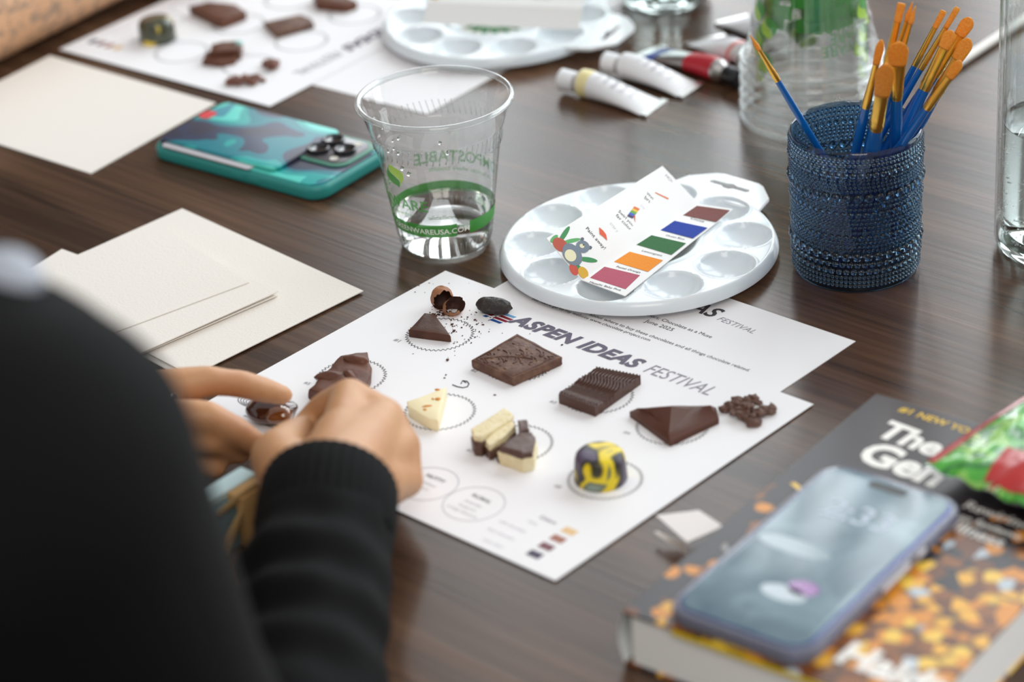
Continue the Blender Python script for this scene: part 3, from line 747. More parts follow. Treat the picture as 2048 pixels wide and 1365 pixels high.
SW = [('swatch_pink', 'b8566c', ((1180, 556), (1209, 534), (1280, 551), (1251, 579)), 'Metallic Baby Pink', ((1178, 566), (1241, 583))),
      ('swatch_orange', 'f2921d', ((1228, 524), (1259, 504), (1326, 521), (1296, 544)), 'Pastel Orange', ((1232, 535), (1280, 547))),
      ('swatch_green', '2f6b3a', ((1273, 490), (1303, 471), (1372, 487), (1343, 510)), 'Lemongrass', ((1283, 503), (1323, 513))),
      ('swatch_blue', '0b3aa0', ((1321, 461), (1349, 442), (1415, 456), (1386, 477)), 'Ocean Blue', ((1331, 472), (1368, 480))),
      ('swatch_brown', '7d4a45', ((1366, 431), (1394, 412), (1460, 421), (1433, 444)), 'Cocoa', ((1380, 438), (1407, 445)))]
for nm, cl, q4, lab, (b0, b1) in SW:
    mk('swatch', [RP.px(*q_) for q_ in q4], [[0, 3, 2, 1]], mat(nm, cl, .75, bump=(900, .2)), dc)['label'] = {'swatch_pink': 'rose pink swatch', 'swatch_orange': 'orange swatch', 'swatch_green': 'dark green swatch', 'swatch_blue': 'royal blue swatch', 'swatch_brown': 'red brown swatch'}[nm]
    text_line('swatch_name', lab, RP.px(*b0, 0), RP.px(*b1, 0), INK, rpan, nz=RP.n)
for body, b0, b1, mm in (('Wet your', (1292, 388), (1321, 415), INK), ('brush', (1288, 397), (1309, 416), INK), ('Swirl your', (1236, 424), (1268, 457), INK), ('fav color', (1231, 432), (1260, 462), INK), ('Paint away!', (1171, 458), (1208, 500), INK),
                         ('STEP 1', (1336, 377), (1349, 390), FAINT_INK), ('STEP 2', (1280, 412), (1294, 427), FAINT_INK), ('STEP 3', (1219, 448), (1233, 465), FAINT_INK), ('HOW TO USE', (1330, 352), (1373, 401), GREY_INK)):
    text_line('step_text', body, LP.px(*b0, 0), LP.px(*b1, 0), mm, lpan, nz=LP.n, offset=.008)
def ellpx(cx, cy, a, b, ang, n=16): 
    return [(cx+a*math.cos(t)*math.cos(ang)-b*math.sin(t)*math.sin(ang), cy+a*math.cos(t)*math.sin(ang)+b*math.sin(t)*math.cos(ang)) for t in [2*math.pi*i/n for i in range(n)]]
def art(name, poly, cl, e): mk(name, [LP.px(x, y, e) for x, y in poly], [list(range(len(poly)))], mat('art_'+cl, cl, .6), lpan)
for k, (cx, cy, a, b, an) in enumerate(((1128, 470, 20, 5, -1.0), (1143, 482, 18, 4, -.2), (1176, 520, 19, 5, .15), (1108, 478, 10, 5, -.8), (1160, 540, 14, 5, .9))): art('leaf_drawing', ellpx(cx, cy, a, b, an), '58ab62' if k % 2 else '2f8a4a', .0002)
art('flower_drawing', ellpx(1120, 490, 17, 12, .7), 'b5482f', .0003); art('flower_drawing', ellpx(1166, 546, 13, 9, 1.0), 'd9a81e', .00032); art('flower_drawing', ellpx(1147, 540, 13, 8, 1.1), 'c4452f', .00034)
art('bear_drawing', ellpx(1144, 510, 25, 17, .95), '6f7d8b', .0004); art('bear_drawing', ellpx(1165, 494, 14, 12, .5), '6f7d8b', .00042)
for ex, ey in ((1164, 479), (1180, 496)): art('bear_drawing', ellpx(ex, ey, 3.5, 3.5, 0), '55606d', .00041)
art('bear_belly', ellpx(1140, 512, 13, 11, .9), 'e5dfb8', .0005); art('bear_muzzle', ellpx(1163, 493, 5, 4, .6), 'e5dfb8', .0005); art('bear_eye', ellpx(1166, 491, 1.5, 1.5, 0, 8), '222222', .0006)
art('flame_drawing', ((1198, 455), (1206, 462), (1212, 470), (1214, 482), (1206, 474), (1199, 469)), 'e2562e', .0003)
art('brush_drawing', ((1309, 386), (1311, 385), (1337, 397), (1336, 400)), 'e8763a', .0003)
for k, cl in enumerate(('e8763a', 'f0c53a', '69b04a', '3a64c8', '3a3a66')): art('palette_drawing', [(1268-3.0*k, 413+4.0*k), (1279-3.0*k, 418+4.0*k), (1277-3.0*k, 422+4.0*k), (1266-3.0*k, 417+4.0*k)], cl, .0003)
art('palette_drawing', ((1266, 431), (1270, 432), (1270, 446)), 'e2562e', .0003)

# far dot card standing on the far palette
ga, gb = at(846, 46, .016), at(1158, 60, .016)
gd = (gb-ga); back = Vector((-gd.y, gd.x, 0)).normalized()
P1 = Panel(ga, gb, gb+back*.012+Vector((0, 0, .012)), ga+back*.012+Vector((0, 0, .012)))
P2 = Panel(ga+back*.012+Vector((0, 0, .012)), gb+back*.012+Vector((0, 0, .012)), gb+back*.046+Vector((0, 0, .022)), ga+back*.046+Vector((0, 0, .022)))
fc = empty('dot_card', ga.lerp(gb, .5), 'blurred folded white dot card lying on the far palette at the top edge', 'card')
mk('front_panel', *thick_grid_m(P1.fn, 6, 4, .0005), CARDM, fc); bp_ = mk('top_panel', *thick_grid_m(P2.fn, 6, 6, .0005), CARDM, fc)
def far_art(u, v, r, cl): 
    c_ = P2.fn(u, v)+P2.n*.0002; ex = (P2.c[1]-P2.c[0]).normalized(); ey = P2.n.cross(ex)
    mk('flower_drawing', [c_+ex*(r*math.cos(t))+ey*(r*math.sin(t)) for t in [2*math.pi*i/12 for i in range(12)]], [list(range(12))], mat('art_'+cl, cl, .6), bp_)
for u, v, r, cl in ((.03, .2, .003, 'b5482f'), (.05, .05+.1, .0026, 'd9a81e'), (.03, .45, .003, '2f8a4a'), (.045, .75, .003, '6f7d8b'), (.08, .4, .003, '58ab62')): far_art(u, v, r, cl)
for u, tx in ((.28, 'Wet your brush'), (.5, 'Swirl your fav color'), (.72, 'Paint away!')):
    text_line('step_text', tx, P2.fn(u-.06, .25), P2.fn(u+.06, .25), GREY_INK, bp_, nz=P2.n)

# ------------------------------------------------------------------ paint tubes
def paint_tube(label, cap, crimp, r, bodym, capm, bands=(), capr=.8, h0=None, flatk=1.5, lines=True):
    "cap and crimp are ground points; the tube lies on the table"
    cap, crimp = Vector(cap), Vector(crimp); t = empty('paint_tube', (cap.x, cap.y, TZ), label, 'paint tube'); d = (crimp-cap); L = d.length; d.normalize()
    side = Vector((-d.y, d.x, 0)); capl = L*.16; zc = r
    def sec(s0, s1, n, e=0):
        pp, fl = [], []
        for i in range(n+1):
            s = s0+(s1-s0)*i/n; k = max(0, (s-.15))/.85
            w = r*(1+(flatk-1)*k)+e; hgt = max(r*(1-k**1.3), .0006)+e
            p = cap+d*(capl+(L-capl)*s); pp.append(Vector((p.x, p.y, TZ+hgt+.0002-e*.5))); fl.append((w, hgt))
        return tube_m(pp, 0, 24, True, side, fl)
    mk('body', *sec(.07, .93, 20), bodym, t, smooth=True, auto=60)
    mk('shoulder', *(lambda: tube_m([Vector(((cap+d*(capl*.9+(L-capl)*s)).x, (cap+d*(capl*.9+(L-capl)*s)).y, TZ+r)) for s in (0, .02, .085)], [r*.5, r*.62, r*.98], 20))(), SILVER, t, smooth=True, auto=40)
    mk('cap', *tube_m([Vector(((cap+d*(capl*s)).x, (cap+d*(capl*s)).y, TZ+r)) for s in (0, .06, .9, .95)], [r*capr*.9, r*capr, r*capr*.92, r*capr*.85], 20), capm, t, smooth=True, auto=40)
    w = r*flatk; e0 = cap+d*(capl+(L-capl)*.925); c0 = crimp
    mk('crimp', [e0+side*w+UPV*.0022, e0-side*w+UPV*.0022, c0-side*w*1.02+UPV*.0024, c0+side*w*1.02+UPV*.0024, e0+side*w+UPV*.0002, e0-side*w+UPV*.0002, c0-side*w*1.02+UPV*.0002, c0+side*w*1.02+UPV*.0002], [[0, 3, 2, 1], [4, 5, 6, 7], [0, 1, 5, 4], [1, 2, 6, 5], [2, 3, 7, 6], [3, 0, 4, 7]], SILVER, t)
    for s0, s1, mm in bands: mk('label_band', *sec(s0, s1, 6, .00025), mm, t, smooth=True, auto=60)
    if lines:
        for k in range(5):
            s = .32+.1*k; p = cap+d*(capl+(L-capl)*s); hk = r*(2-(max(0, s-.15)/.85)**1.3*2); q0 = Vector((p.x, p.y, TZ+hk+.0012))
            text_line('label_text', ('TITANIUM', 'acrylic', 'paint', '22 ml', 'non toxic')[k], q0-side*r*.6, q0+side*r*.6, GREY_INK, t)
    return t
TW = mat('tube_white', 'e9e9ec', .35); TY = mat('tube_yellow_band', 'efe3a8', .4); TRED = mat('tube_red', 'b5202f', .35); TBLUE = mat('tube_blue', '1f3f96', .35)
CAPW = mat('cap_white', 'eeeff2', .3)
def g0(x, y, h=0): return at(x, y, h)
paint_tube('white paint tube with pale yellow band nearest the cup, lying on the table', g0(1122, 158, .010), g0(1315, 222), .0098, TW, CAPW, [(.08, .2, TY)])
paint_tube('second white paint tube lying behind the yellow-banded one', g0(1210, 122, .010), g0(1388, 186), .0095, TW, CAPW)
paint_tube('silver and blue paint tube with red band and black cap', g0(1482, 158, .009), g0(1296, 106), .0085, SILVER, BLACK_PL, [(.1, .42, TRED), (.78, .92, TBLUE)], capr=.85, lines=False)
paint_tube('white paint tube with pink ring and grey cap beside the cup stack', g0(1508, 138, .009), g0(1408, 82), .0105, TW, mat('cap_grey', '9b9894', .35), [(.1, .16, mat('tube_pink', 'd98a84', .4))], capr=.95)
paint_tube('white paint tube farthest back, partly hidden by the cup stack', g0(1560, 82, .009), g0(1462, 42), .009, TW, CAPW)

# white pencil behind the brushes
pa, pb = at(1868, 158, .0035), at(2062, 30, .0035); dpn = (pb-pa).normalized()
pc = empty('white_pencil', pa-Vector((0, 0, .0035)), 'white stick lying on the table behind the brushes', 'pencil')
mk('shaft', *tube_m([pa+dpn*.012, pb], .0034, 12), mat('pencil_white', 'e4e0da', .4), pc, smooth=True, auto=40)
mk('tip', *tube_m([pa, pa+dpn*.012], [.0005, .0034], 12), mat('pencil_wood', 'c9a57c', .6), pc, smooth=True, auto=40)

# ------------------------------------------------------------------ teal phone
e0, e1 = at(345, 322), at(585, 388); dl = (e1-e0).normalized(); dn_ = Vector((-dl.y, dl.x, 0)); top = at(537, 286, .0125)
PO = Vector((top.x, top.y, TZ)); PM = frame(PO, dl)
TEAL = mat('teal_rubber', '2b8f8a', .42); ART = ramp_mat('teal_art', 13, [(.0, '3a3a4c'), (.42, '37405a'), (.47, '1f7f8c'), (.53, '2aa7a3'), (.58, '59d2c5'), (.66, '2f8fa2')], .35, const=True, distort=.5, stretch=(1, 1.5, 1), detail=1.5)
ph = empty('phone', PO, 'phone lying face down in a teal case with a card sleeve on its back', 'phone')
def loc_mk(name, m2, M, mm, par, **k): return mk(name, xf(m2[0], M), m2[1], mm, par, **k)
loc_mk('case', prism_m(rrect(.152, .078, .013, 8), .0, .0105, .0035, 4), PM, TEAL, ph, smooth=True, auto=40)
sl_ = loc_mk('card_sleeve', prism_m(rrect(.106, .070, .006, 5), .0118, .0146, .0012, 3), PM @ Matrix.Translation((-.0185, .0015, 0)), ART, ph, smooth=True, auto=40)
loc_mk('back_art', prism_m(rrect(.146, .072, .011, 8), .0100, .0112, .0004, 2), PM, ART, ph, smooth=True, auto=40)
loc_mk('bank_card', prism_m(rrect(.080, .064, .003, 4), .0112, .0126, .0003, 2), PM @ Matrix.Translation((-.024, -.0065, 0)), mat('card_grey', 'cfcbd0', .35), ph)
loc_mk('red_tab', prism_m(rrect(.010, .012, .003, 4), .0146, .0150, .0001, 1), PM @ Matrix.Translation((-.066, .024-.012, 0)), mat('red_tab', 'd8323a', .5), ph)
loc_mk('camera_frame', prism_m(rrect(.043, .043, .011, 6), .0110, .0128, .0010, 3), PM @ Matrix.Translation((.049, .013, 0)), mat('olive_case_frame', '4e8a76', .4), ph, smooth=True, auto=40)
isl = loc_mk('camera_island', prism_m(rrect(.036, .036, .009, 6), .0125, .0134, .0006, 3), PM @ Matrix.Translation((.049, .013, 0)), mat('camera_grey', '6b676a', .25, metal=.4), ph, smooth=True, auto=40)
for x, y in ((.040, .021), (.040, .005), (.057, .013)):
    ln = loc_mk('lens', lathe_m([(.0001, .0134), (.0078, .0134), (.0078, .0158), (.0068, .0164), (.0060, .0160), (.0001, .0160)], 28), PM @ Matrix.Translation((x, y, 0)), mat('lens_black', '1a1a1e', .15), isl, smooth=True, auto=40)
for x, y in ((.057, .0255), (.0575, .0005)):
    loc_mk('flash', lathe_m([(.0001, .0137), (.003, .0137), (.003, .0134)], 16), PM @ Matrix.Translation((x, y, 0)), mat('flash_white', 'd8d4c8', .3), isl)
for x in (.006, .020): loc_mk('side_button', box_m(.011, .0012, .0032, (x, -.0390, .0052), .0005), PM, TEAL, ph)

# ------------------------------------------------------------------ book, phone with clear case, snack packet
BT = .031
TLc, BLc = at(1752, 787, BT), at(1243, 1222, BT); bd = (BLc-TLc).normalized(); br_ = Vector((-bd.y, bd.x, 0)); BHt, BWd = (BLc-TLc).length, .157
BO = TLc+bd*BHt/2+br_*BWd/2; BO.z = TZ; BM = frame(BO, br_)
book = empty('hardback_book', BO, 'thick book with dark and golden cover lying at the lower right under a phone', 'book')
COVER = bpy.data.materials.new('book_cover'); COVER.use_nodes = True
def cover_nodes(M):
    nt = M.node_tree; b = nt.nodes['Principled BSDF']; L = nt.links; tc = nt.nodes.new('ShaderNodeTexCoord')
    vo = nt.nodes.new('ShaderNodeTexVoronoi'); vo.inputs['Scale'].default_value = 125; L.new(tc.outputs['Object'], vo.inputs['Vector'])
    r = nt.nodes.new('ShaderNodeValToRGB'); r.color_ramp.interpolation = 'CONSTANT'; cr = r.color_ramp
    stops = [(0, '8a4f14'), (.25, 'd98a1c'), (.5, 'e9ad2e'), (.66, '6b3a14'), (.8, 'f0c445'), (.94, 'b9c4cc')]
    while len(cr.elements) < len(stops): cr.elements.new(.5)
    for e, (p, c) in zip(cr.elements, stops): e.position = p; e.color = lin(c)
    sep = nt.nodes.new('ShaderNodeSeparateColor'); L.new(vo.outputs['Color'], sep.inputs[0]); L.new(sep.outputs[0], r.inputs['Fac'])
    # the printed picture thins to dark towards the top and the spine
    sx = nt.nodes.new('ShaderNodeSeparateXYZ'); L.new(tc.outputs['Object'], sx.inputs[0])
    m1 = nt.nodes.new('ShaderNodeMapRange'); m1.inputs[1].default_value = .06; m1.inputs[2].default_value = -.03; L.new(sx.outputs['Y'], m1.inputs[0])
    m2 = nt.nodes.new('ShaderNodeMapRange'); m2.inputs[1].default_value = -.085; m2.inputs[2].default_value = -.03; L.new(sx.outputs['X'], m2.inputs[0])
    mu = nt.nodes.new('ShaderNodeMath'); mu.operation = 'MULTIPLY'; L.new(m1.outputs[0], mu.inputs[0]); L.new(m2.outputs[0], mu.inputs[1])
    ad = nt.nodes.new('ShaderNodeMath'); ad.operation = 'GREATER_THAN'; n2 = nt.nodes.new('ShaderNodeTexVoronoi'); n2.inputs['Scale'].default_value = 125
    L.new(tc.outputs['Object'], n2.inputs['Vector']); s2 = nt.nodes.new('ShaderNodeSeparateColor'); L.new(n2.outputs['Color'], s2.inputs[0])
    L.new(mu.outputs[0], ad.inputs[0]); L.new(s2.outputs[1], ad.inputs[1])
    mx = nt.nodes.new('ShaderNodeMix'); mx.data_type = 'RGBA'; mx.inputs[6].default_value = lin('2b2327'); L.new(ad.outputs[0], mx.inputs[0]); gp = nt.nodes.new('ShaderNodeMapRange'); gp.inputs[1].default_value = .58; gp.inputs[2].default_value = .85; L.new(vo.outputs['Distance'], gp.inputs[0])
    mg = nt.nodes.new('ShaderNodeMix'); mg.data_type = 'RGBA'; mg.inputs[7].default_value = lin('5a3516'); L.new(gp.outputs[0], mg.inputs[0]); L.new(r.outputs['Color'], mg.inputs[6]); L.new(mg.outputs[2], mx.inputs[7])
    L.new(mx.outputs[2], b.inputs['Base Color']); b.inputs['Roughness'].default_value = .28
cover_nodes(COVER)
# cover and pages keep the book's own frame so the print stays on it
def bpart(name, m2, mm, **k):
    o = mk(name, [Vector(v)+BO for v in m2[0]], m2[1], mm, book, **k); return o
ba = math.atan2(br_.y, br_.x); book.rotation_euler.z = ba
pg = [(x, y) for x, y in ((-BWd/2+.004, -BHt/2+.002), (BWd/2-.001, -BHt/2+.002), (BWd/2-.001, BHt/2-.002), (-BWd/2+.004, BHt/2-.002))]
bpart('front_cover', prism_m([(-BWd/2, -BHt/2), (BWd/2, -BHt/2), (BWd/2, BHt/2), (-BWd/2, BHt/2)], BT-.0014, BT, .0005, 2), COVER)
bpart('back_cover', prism_m([(-BWd/2, -BHt/2), (BWd/2, -BHt/2), (BWd/2, BHt/2), (-BWd/2, BHt/2)], .0, .0014, .0005, 2), COVER)
bpart('page_block', prism_m(pg, .0014, BT-.0014), mat('book_pages', 'fefefb', .8, bump=(60, .1)))
bpart('spine', grid_m(lambda u, v: Vector((-BWd/2-.0035*math.sin(math.pi*u)+.0006, -BHt/2+BHt*v, .0008+(BT-.0016)*u)), 10, 2), mat('spine_white', 'e8ecec', .35), smooth=True)
bpart('yellow_edge', box_m(BWd*.82, .0012, .0022, (BWd*.09, -BHt/2-.0002, BT-.0016)), mat('yellow_trim', 'e3c71f', .4))
BW_INK = mat('cover_white_ink', 'f2efe9', .4); BY_INK = mat('cover_yellow_ink', 'e8bd2a', .4)
def btext(body, p0, p1, mm, off): 
    vs, fs, w = text2d(body, 0, off); Mi = Matrix.Rotation(-ba, 4, 'Z') @ Matrix.Translation(-BO)
    a, b = Mi @ at(*p0, BT), Mi @ at(*p1, BT); k = (b-a).length/w; Fm = frame(a, b-a)
    bpart('cover_text', ([Fm @ Vector((x*k, y*k, .00015)) for x, y in vs], fs), mm)
btext('#1 NEW YORK', (1795, 822), (1968, 880), BY_INK, .02)
btext('The', (1745, 868), (1868, 914), BW_INK, .04)
btext('Gen', (1708, 916), (1868, 974), BW_INK, .04)
btext('Haidt', (1668, 1320), (1872, 1400), BW_INK, .04)
for k, (p0, p1) in enumerate((((1925, 1015), (2050, 1060)), ((1915, 1038), (2040, 1082)), ((1900, 1058), (2000, 1095)))): btext(('Rewiring', 'an Epidemic', 'Illness')[k], p0, p1, BW_INK, .02)

def lit_screen_with_sheen(name, *a, **k):
    M = ramp_mat(name, *a, **k); nt = M.node_tree; b = nt.nodes['Principled BSDF']; c = b.inputs['Base Color'].links[0].from_socket
    nt.links.new(c, b.inputs['Emission Color']); b.inputs['Emission Strength'].default_value = .7; return M  # screen glow also stands in for window light reflected in the glass
pe0, pe1 = at(1475, 1243, BT+.0085), at(1800, 948, BT+.0085)   # mid of the bottom edge, mid of the top edge
c2 = at(1637, 1104, BT+.0095); d2 = (pe1-pe0).normalized(); PM2 = frame(Vector((c2.x, c2.y, TZ+BT)), Vector((d2.y, -d2.x, 0)))
ph2 = empty('phone', (c2.x, c2.y, TZ+BT), 'face-up blue phone in a clear case lying on the book', 'phone')
PW, PL = .0715, .1465
loc_mk('clear_case', prism_m(rrect(PW+.006, PL+.006, .013, 8), .0003, .0085, .002, 3), PM2, mat('clear_case', 'd9dcee', .12, trans=.75, ior=1.4), ph2, smooth=True, auto=40)
loc_mk('phone_frame', prism_m(rrect(PW, PL, .011, 8), .0016, .0088, .0012, 3), PM2, mat('phone_blue', '2e3b86', .3, metal=.6), ph2, smooth=True, auto=40)
scr = loc_mk('screen', prism_m(rrect(PW-.003, PL-.003, .0095, 8), .0086, .0094, .0003, 2), PM2, lit_screen_with_sheen('screen_glass', 22, [(.3, '44545f'), (.5, '56676f'), (.62, '667880'), (.75, '72828c')], .2, distort=.8), ph2, smooth=True, auto=40)
loc_mk('camera_pill', prism_m(rrect(.021, .006, .0029, 6), .0094, .00945), PM2 @ Matrix.Translation((0, PL/2-.0075, 0)), BLACK_PL, scr)
vs, fs, w = text2d('2:33', 0, .01); k = .036/w
loc_mk('clock_digits', ([(x*k-.018, y*k+.030, .0095) for x, y in vs], fs), PM2, mat('clock_grey', 'aebac8', .4, emit=.15), scr)
for x, y, sx, sy, cl in ((-.012, -.002, .020, .006, '9fb0b8'), (.010, -.030, .008, .006, '9a6aa8'), (.004, -.038, .012, .006, 'a8b4bc')):
    loc_mk('wallpaper_shape', cap_disc(1, 0, 20), PM2 @ Matrix.Translation((x, y, .00945)) @ Matrix.Diagonal((sx, sy, 1, 1)), mat('wall_'+cl, cl, .1), scr)
for y in (.030, .012, .000): loc_mk('side_button', box_m(.0016, .013 if y < .02 else .007, .003, (PW/2+.0028, y, .005), .0004), PM2, mat('button_white', 'dfe0ea', .3), ph2)

pk0, pk1, pk2 = at(1846, 934, BT+.012), at(2048, 803, BT+.012), at(2012, 1030, BT+.008)
dv = (pk1-pk0); dv.z = 0; dv.normalize(); du = Vector((dv.y, -dv.x, 0)); PKO = Vector((pk0.x, pk0.y, TZ+BT)); PW_, PH_ = .115, .15
snack = empty('snack_packet', PKO, 'shiny green and red foil snack packet on the book at the right edge', 'snack packet')
def pk_fn(sgn):
    def fn(u, v):
        env = (max(0, math.sin(math.pi*u))**.5)*(max(0, math.sin(math.pi*v))**.5)
        n_ = noise.noise(Vector((u*7, v*7, 1+sgn)))*.003+noise.noise(Vector((u*17, v*3, 5)))*.0022*(1-abs(2*v-1)*.2)
        edge = .0012*math.sin(u*40)*max(0, 1-min(v, 1-v)/.08)
        zz = .013+sgn*(.011*env+n_*env)+edge+(.0004*sgn)
        return PKO+du*(PW_*u)+dv*(PH_*v)+UPV*zz
    return fn
GRNF = ramp_mat('packet_green_foil', 38, [(.0, '2c7d2e'), (.42, '4fae3a'), (.52, '8cc957'), (.6, '2f7a3c'), (.66, 'c3e3a0'), (.72, 'b02a2e'), (.8, '3f9a3a')], .22, const=True, distort=1.0, coat=.5)
top_ = grid_m(pk_fn(1), 60, 70); bot_ = grid_m(pk_fn(-1), 60, 70)
mk('foil_front', *top_, GRNF, snack, smooth=True); mk('foil_back', bot_[0], [q_[::-1] for q_ in bot_[1]], mat('silver_foil', 'c8c8cc', .25, metal=1), snack, smooth=True)
def patch(name, u0, u1, v0, v1, mm, n=20, sk=0):
    fn = pk_fn(1); v, f = grid_m(lambda u, v: fn(min(.999, max(.001, u0+(u1-u0)*u+sk*v)), min(.999, max(.001, v0+(v1-v0)*v)))+UPV*.0006, n, n); mk(name, v, f, mm, snack, smooth=True)
REDF = mat('packet_red_foil', 'b8211f', .25, coat=.4)
patch('red_stripe', .30, .62, .02, .20, REDF, sk=-.05); patch('red_border', .0, .05, .01, .99, REDF); patch('white_star', .66, .86, .03, .16, mat('packet_white', 'f0f2f0', .3))
patch('red_fruit', .5, .72, .45, .6, REDF); patch('dark_fruit', .62, .8, .3, .42, mat('packet_plum', '5a2030', .3))

# small folded paper by the sheet
t1 = [at(1312, 1032, .011), at(1398, 1022, .0115), at(1447, 1054, .0115), at(1374, 1086, .0105)]
t2 = [at(1308, 1066, .006), t1[0]+Vector((.004, -.004, -.006)), t1[3], at(1377, 1113, .0006)]
fp = empty('folded_paper', at(1377, 1113, 0), 'small folded white paper slip between the tasting sheet and the book', 'paper slip')
P_a, P_b = Panel(*t1), Panel(*t2)
mk('upper_flap', *thick_grid_m(P_a.fn, 4, 4, .0003), mat('slip_paper', 'efe9e6', .8), fp); mk('lower_flap', *thick_grid_m(P_b.fn, 4, 4, .0003), MATS['slip_paper'], fp)

# ------------------------------------------------------------------ chocolates on the near sheet
SH = .0012                                                     # top of the sheet
def rough_mesh(m2, amp, freq, seed=0, keep_bottom=None):
    vs, fs = m2; out = []
    for v in vs:
        v = Vector(v); n_ = noise.noise_vector(v*freq+Vector((seed, seed*2, 0)))*amp
        if keep_bottom is not None and v.z < keep_bottom+1e-5: n_ = Vector((n_.x, n_.y, 0))
        out.append(v+n_)
    return out, fs
def subd(m2, cuts):
    bm = bmesh.new(); V = [bm.verts.new(v) for v in m2[0]]
    for f in m2[1]:
        try: bm.faces.new([V[i] for i in f])
        except ValueError: pass
    bmesh.ops.triangulate(bm, faces=[f for f in bm.faces if len(f.verts) > 4])
    bmesh.ops.subdivide_edges(bm, edges=bm.edges[:], cuts=cuts, use_grid_fill=True); return bm_out(bm)
def choc(name, toppx, h, label, mm, bevel=.0008, amp=0, cuts=0, cat='chocolate', shrink=1.0, base_h=SH):
    poly = [at(x, y, h) for x, y in toppx]; v, f = prism_m([(p.x, p.y) for p in poly], TZ+base_h, TZ+h, bevel, 2)
    if cuts: v, f = rough_mesh(subd((v, f), cuts), amp, 260, len(label), TZ+base_h)
    o = mk(name, v, f, mm, smooth=True, auto=35); return tag(o, label, cat)
def tree(name, toppx, h, label, mm, cat='chocolate', **k):
    "a chocolate with parts: body mesh under an Empty"
    c = sum((at(x, y, h) for x, y in toppx), Vector())/len(toppx); root = empty(name, (c.x, c.y, TZ+SH), label, cat); return root
# number one: dark triangle
c1 = choc('chocolate_triangle', [(849, 626), (869, 628), (901, 671), (817, 660)], .0062, 'dark chocolate triangle with a cut tip in the first printed ring', DARK_CHOC, .0006, .0003, 3)
# number two: embossed square
sq = [(1035, 667), (1124, 714), (1026, 757), (943, 720)]; h2 = .0068
r2 = tree('embossed_chocolate', sq, h2, 'large square chocolate embossed with vines', MID_CHOC)
body = [at(x, y, h2) for x, y in sq]; v, f = prism_m([(p.x, p.y) for p in body], TZ+SH, TZ+h2, .0008, 2)
mk('body', *rough_mesh(subd((v, f), 4), .00045, 300, 3, TZ+SH), MID_CHOC, r2, smooth=True, auto=40)
def SQ(u, v, e=0): return body[3].lerp(body[2], u).lerp(body[0].lerp(body[1], u), v)+UPV*e
edge = [SQ(*q_) for q_ in ((.05, .05), (.95, .05), (.95, .95), (.05, .95), (.05, .05))]
mk('raised_border', *tube_m(edge, .00035, 6), MID_CHOC, r2, smooth=True)
random.seed(11); vines = []
def vine(u, v, ang, n, turn, w=.00042):
    pts = []
    for i in range(n):
        pts.append(SQ(min(.93, max(.07, u)), min(.93, max(.07, v)), .0001)); u += .035*math.cos(ang); v += .035*math.sin(ang); ang += turn*(1+i*.12)
    vines.append(tube_m(pts, w, 6))
vine(.1, .1, .9, 26, -.01, .0005)
for k in range(9):
    s = .12+.09*k; vine(s, s*1.02, .9+(1.1 if k % 2 else -1.1), 8, .18 if k % 2 else -.18); vine(s+.03, s, .9+(.5 if k % 2 else -.5), 6, .3 if k % 2 else -.3)
for k in range(26):
    u, v = random.uniform(.1, .9), random.uniform(.1, .9); p = SQ(u, v, .0001); vines.append(ico_m(.0008, 1, (1.5, .8, .5), p))
v, f = merge(*vines); mk('vine_relief', v, f, MID_CHOC, r2, smooth=True)
# number three: wavy ridges
wv = [at(x, y, .0068) for x, y in ((1117, 790), (1190, 817), (1281, 752), (1193, 735))]
def wf_(u, v):
    p = wv[0].lerp(wv[1], u).lerp(wv[3].lerp(wv[2], u), v); ph_ = u*13+1.7*math.sin(2*math.pi*(v*1.35+.1))
    return p+UPV*(.0017*abs(math.sin(math.pi*ph_))-.0009+.0006*math.sin(2*math.pi*(v*1.8+.2)))
v, f = grid_m(wf_, 150, 40); nb = len(v); ring = list(range(151))+[j*151+150 for j in range(1, 41)]+[40*151+i for i in range(149, -1, -1)]+[j*151 for j in range(39, 0, -1)]
v = list(v)+[Vector((v[i].x, v[i].y, TZ+SH)) for i in ring]; m_ = len(ring)
f = f+[[ring[k], nb+k, nb+(k+1) % m_, ring[(k+1) % m_]] for k in range(m_)]+[[nb+k for k in range(m_)]]
f = [q_[::-1] for q_ in f] if False else f
tag(mk('ridged_chocolate', v, f, mat('ridged_chocolate', '4f3127', .3, spec=.4), smooth=True, auto=50), 'rectangular dark chocolate with wavy ridges', 'chocolate')
# number four: faceted triangle
low = [(1259, 824), (1340, 884), (1438, 838), (1432, 815), (1412, 812), (1346, 812), (1275, 817)]
hb = [.0052]*7; B_ = [at(x, y, .0045) for x, y in low]; G_ = [Vector((p.x, p.y, TZ+SH)) for p in B_]
pk = {'a': at(1338, 868, .0066), 'b': at(1343, 813, .0118), 'c': at(1384, 818, .0066), 'd': at(1420, 811, .0095), 'e': at(1285, 818, .0080), 'm': at(1300, 826, .0068)}
vs = G_+B_+[pk[k] for k in 'abcdem']; o7 = 14; a, b, c, d, e, mm_ = range(14, 20)
fs = [[i, (i+1) % 7, 7+(i+1) % 7, 7+i] for i in range(7)]+[list(range(7))[::-1]]
fs += [[7, 8, a, mm_], [7, mm_, e, 13], [mm_, a, b, e], [e, b, 12, 13], [a, c, b], [8, 9, a], [a, 9, d, c], [9, 10, d], [10, 11, d], [c, d, 11, 12], [b, c, 12]]
tag(mk('faceted_chocolate', *rough_mesh(subd((vs, fs), 3), .00018, 200, 2), mat('satin_chocolate', '573529', .42, spec=.25), smooth=True, auto=22), 'smooth triangular chocolate with raised facets beside the cocoa nibs', 'chocolate')
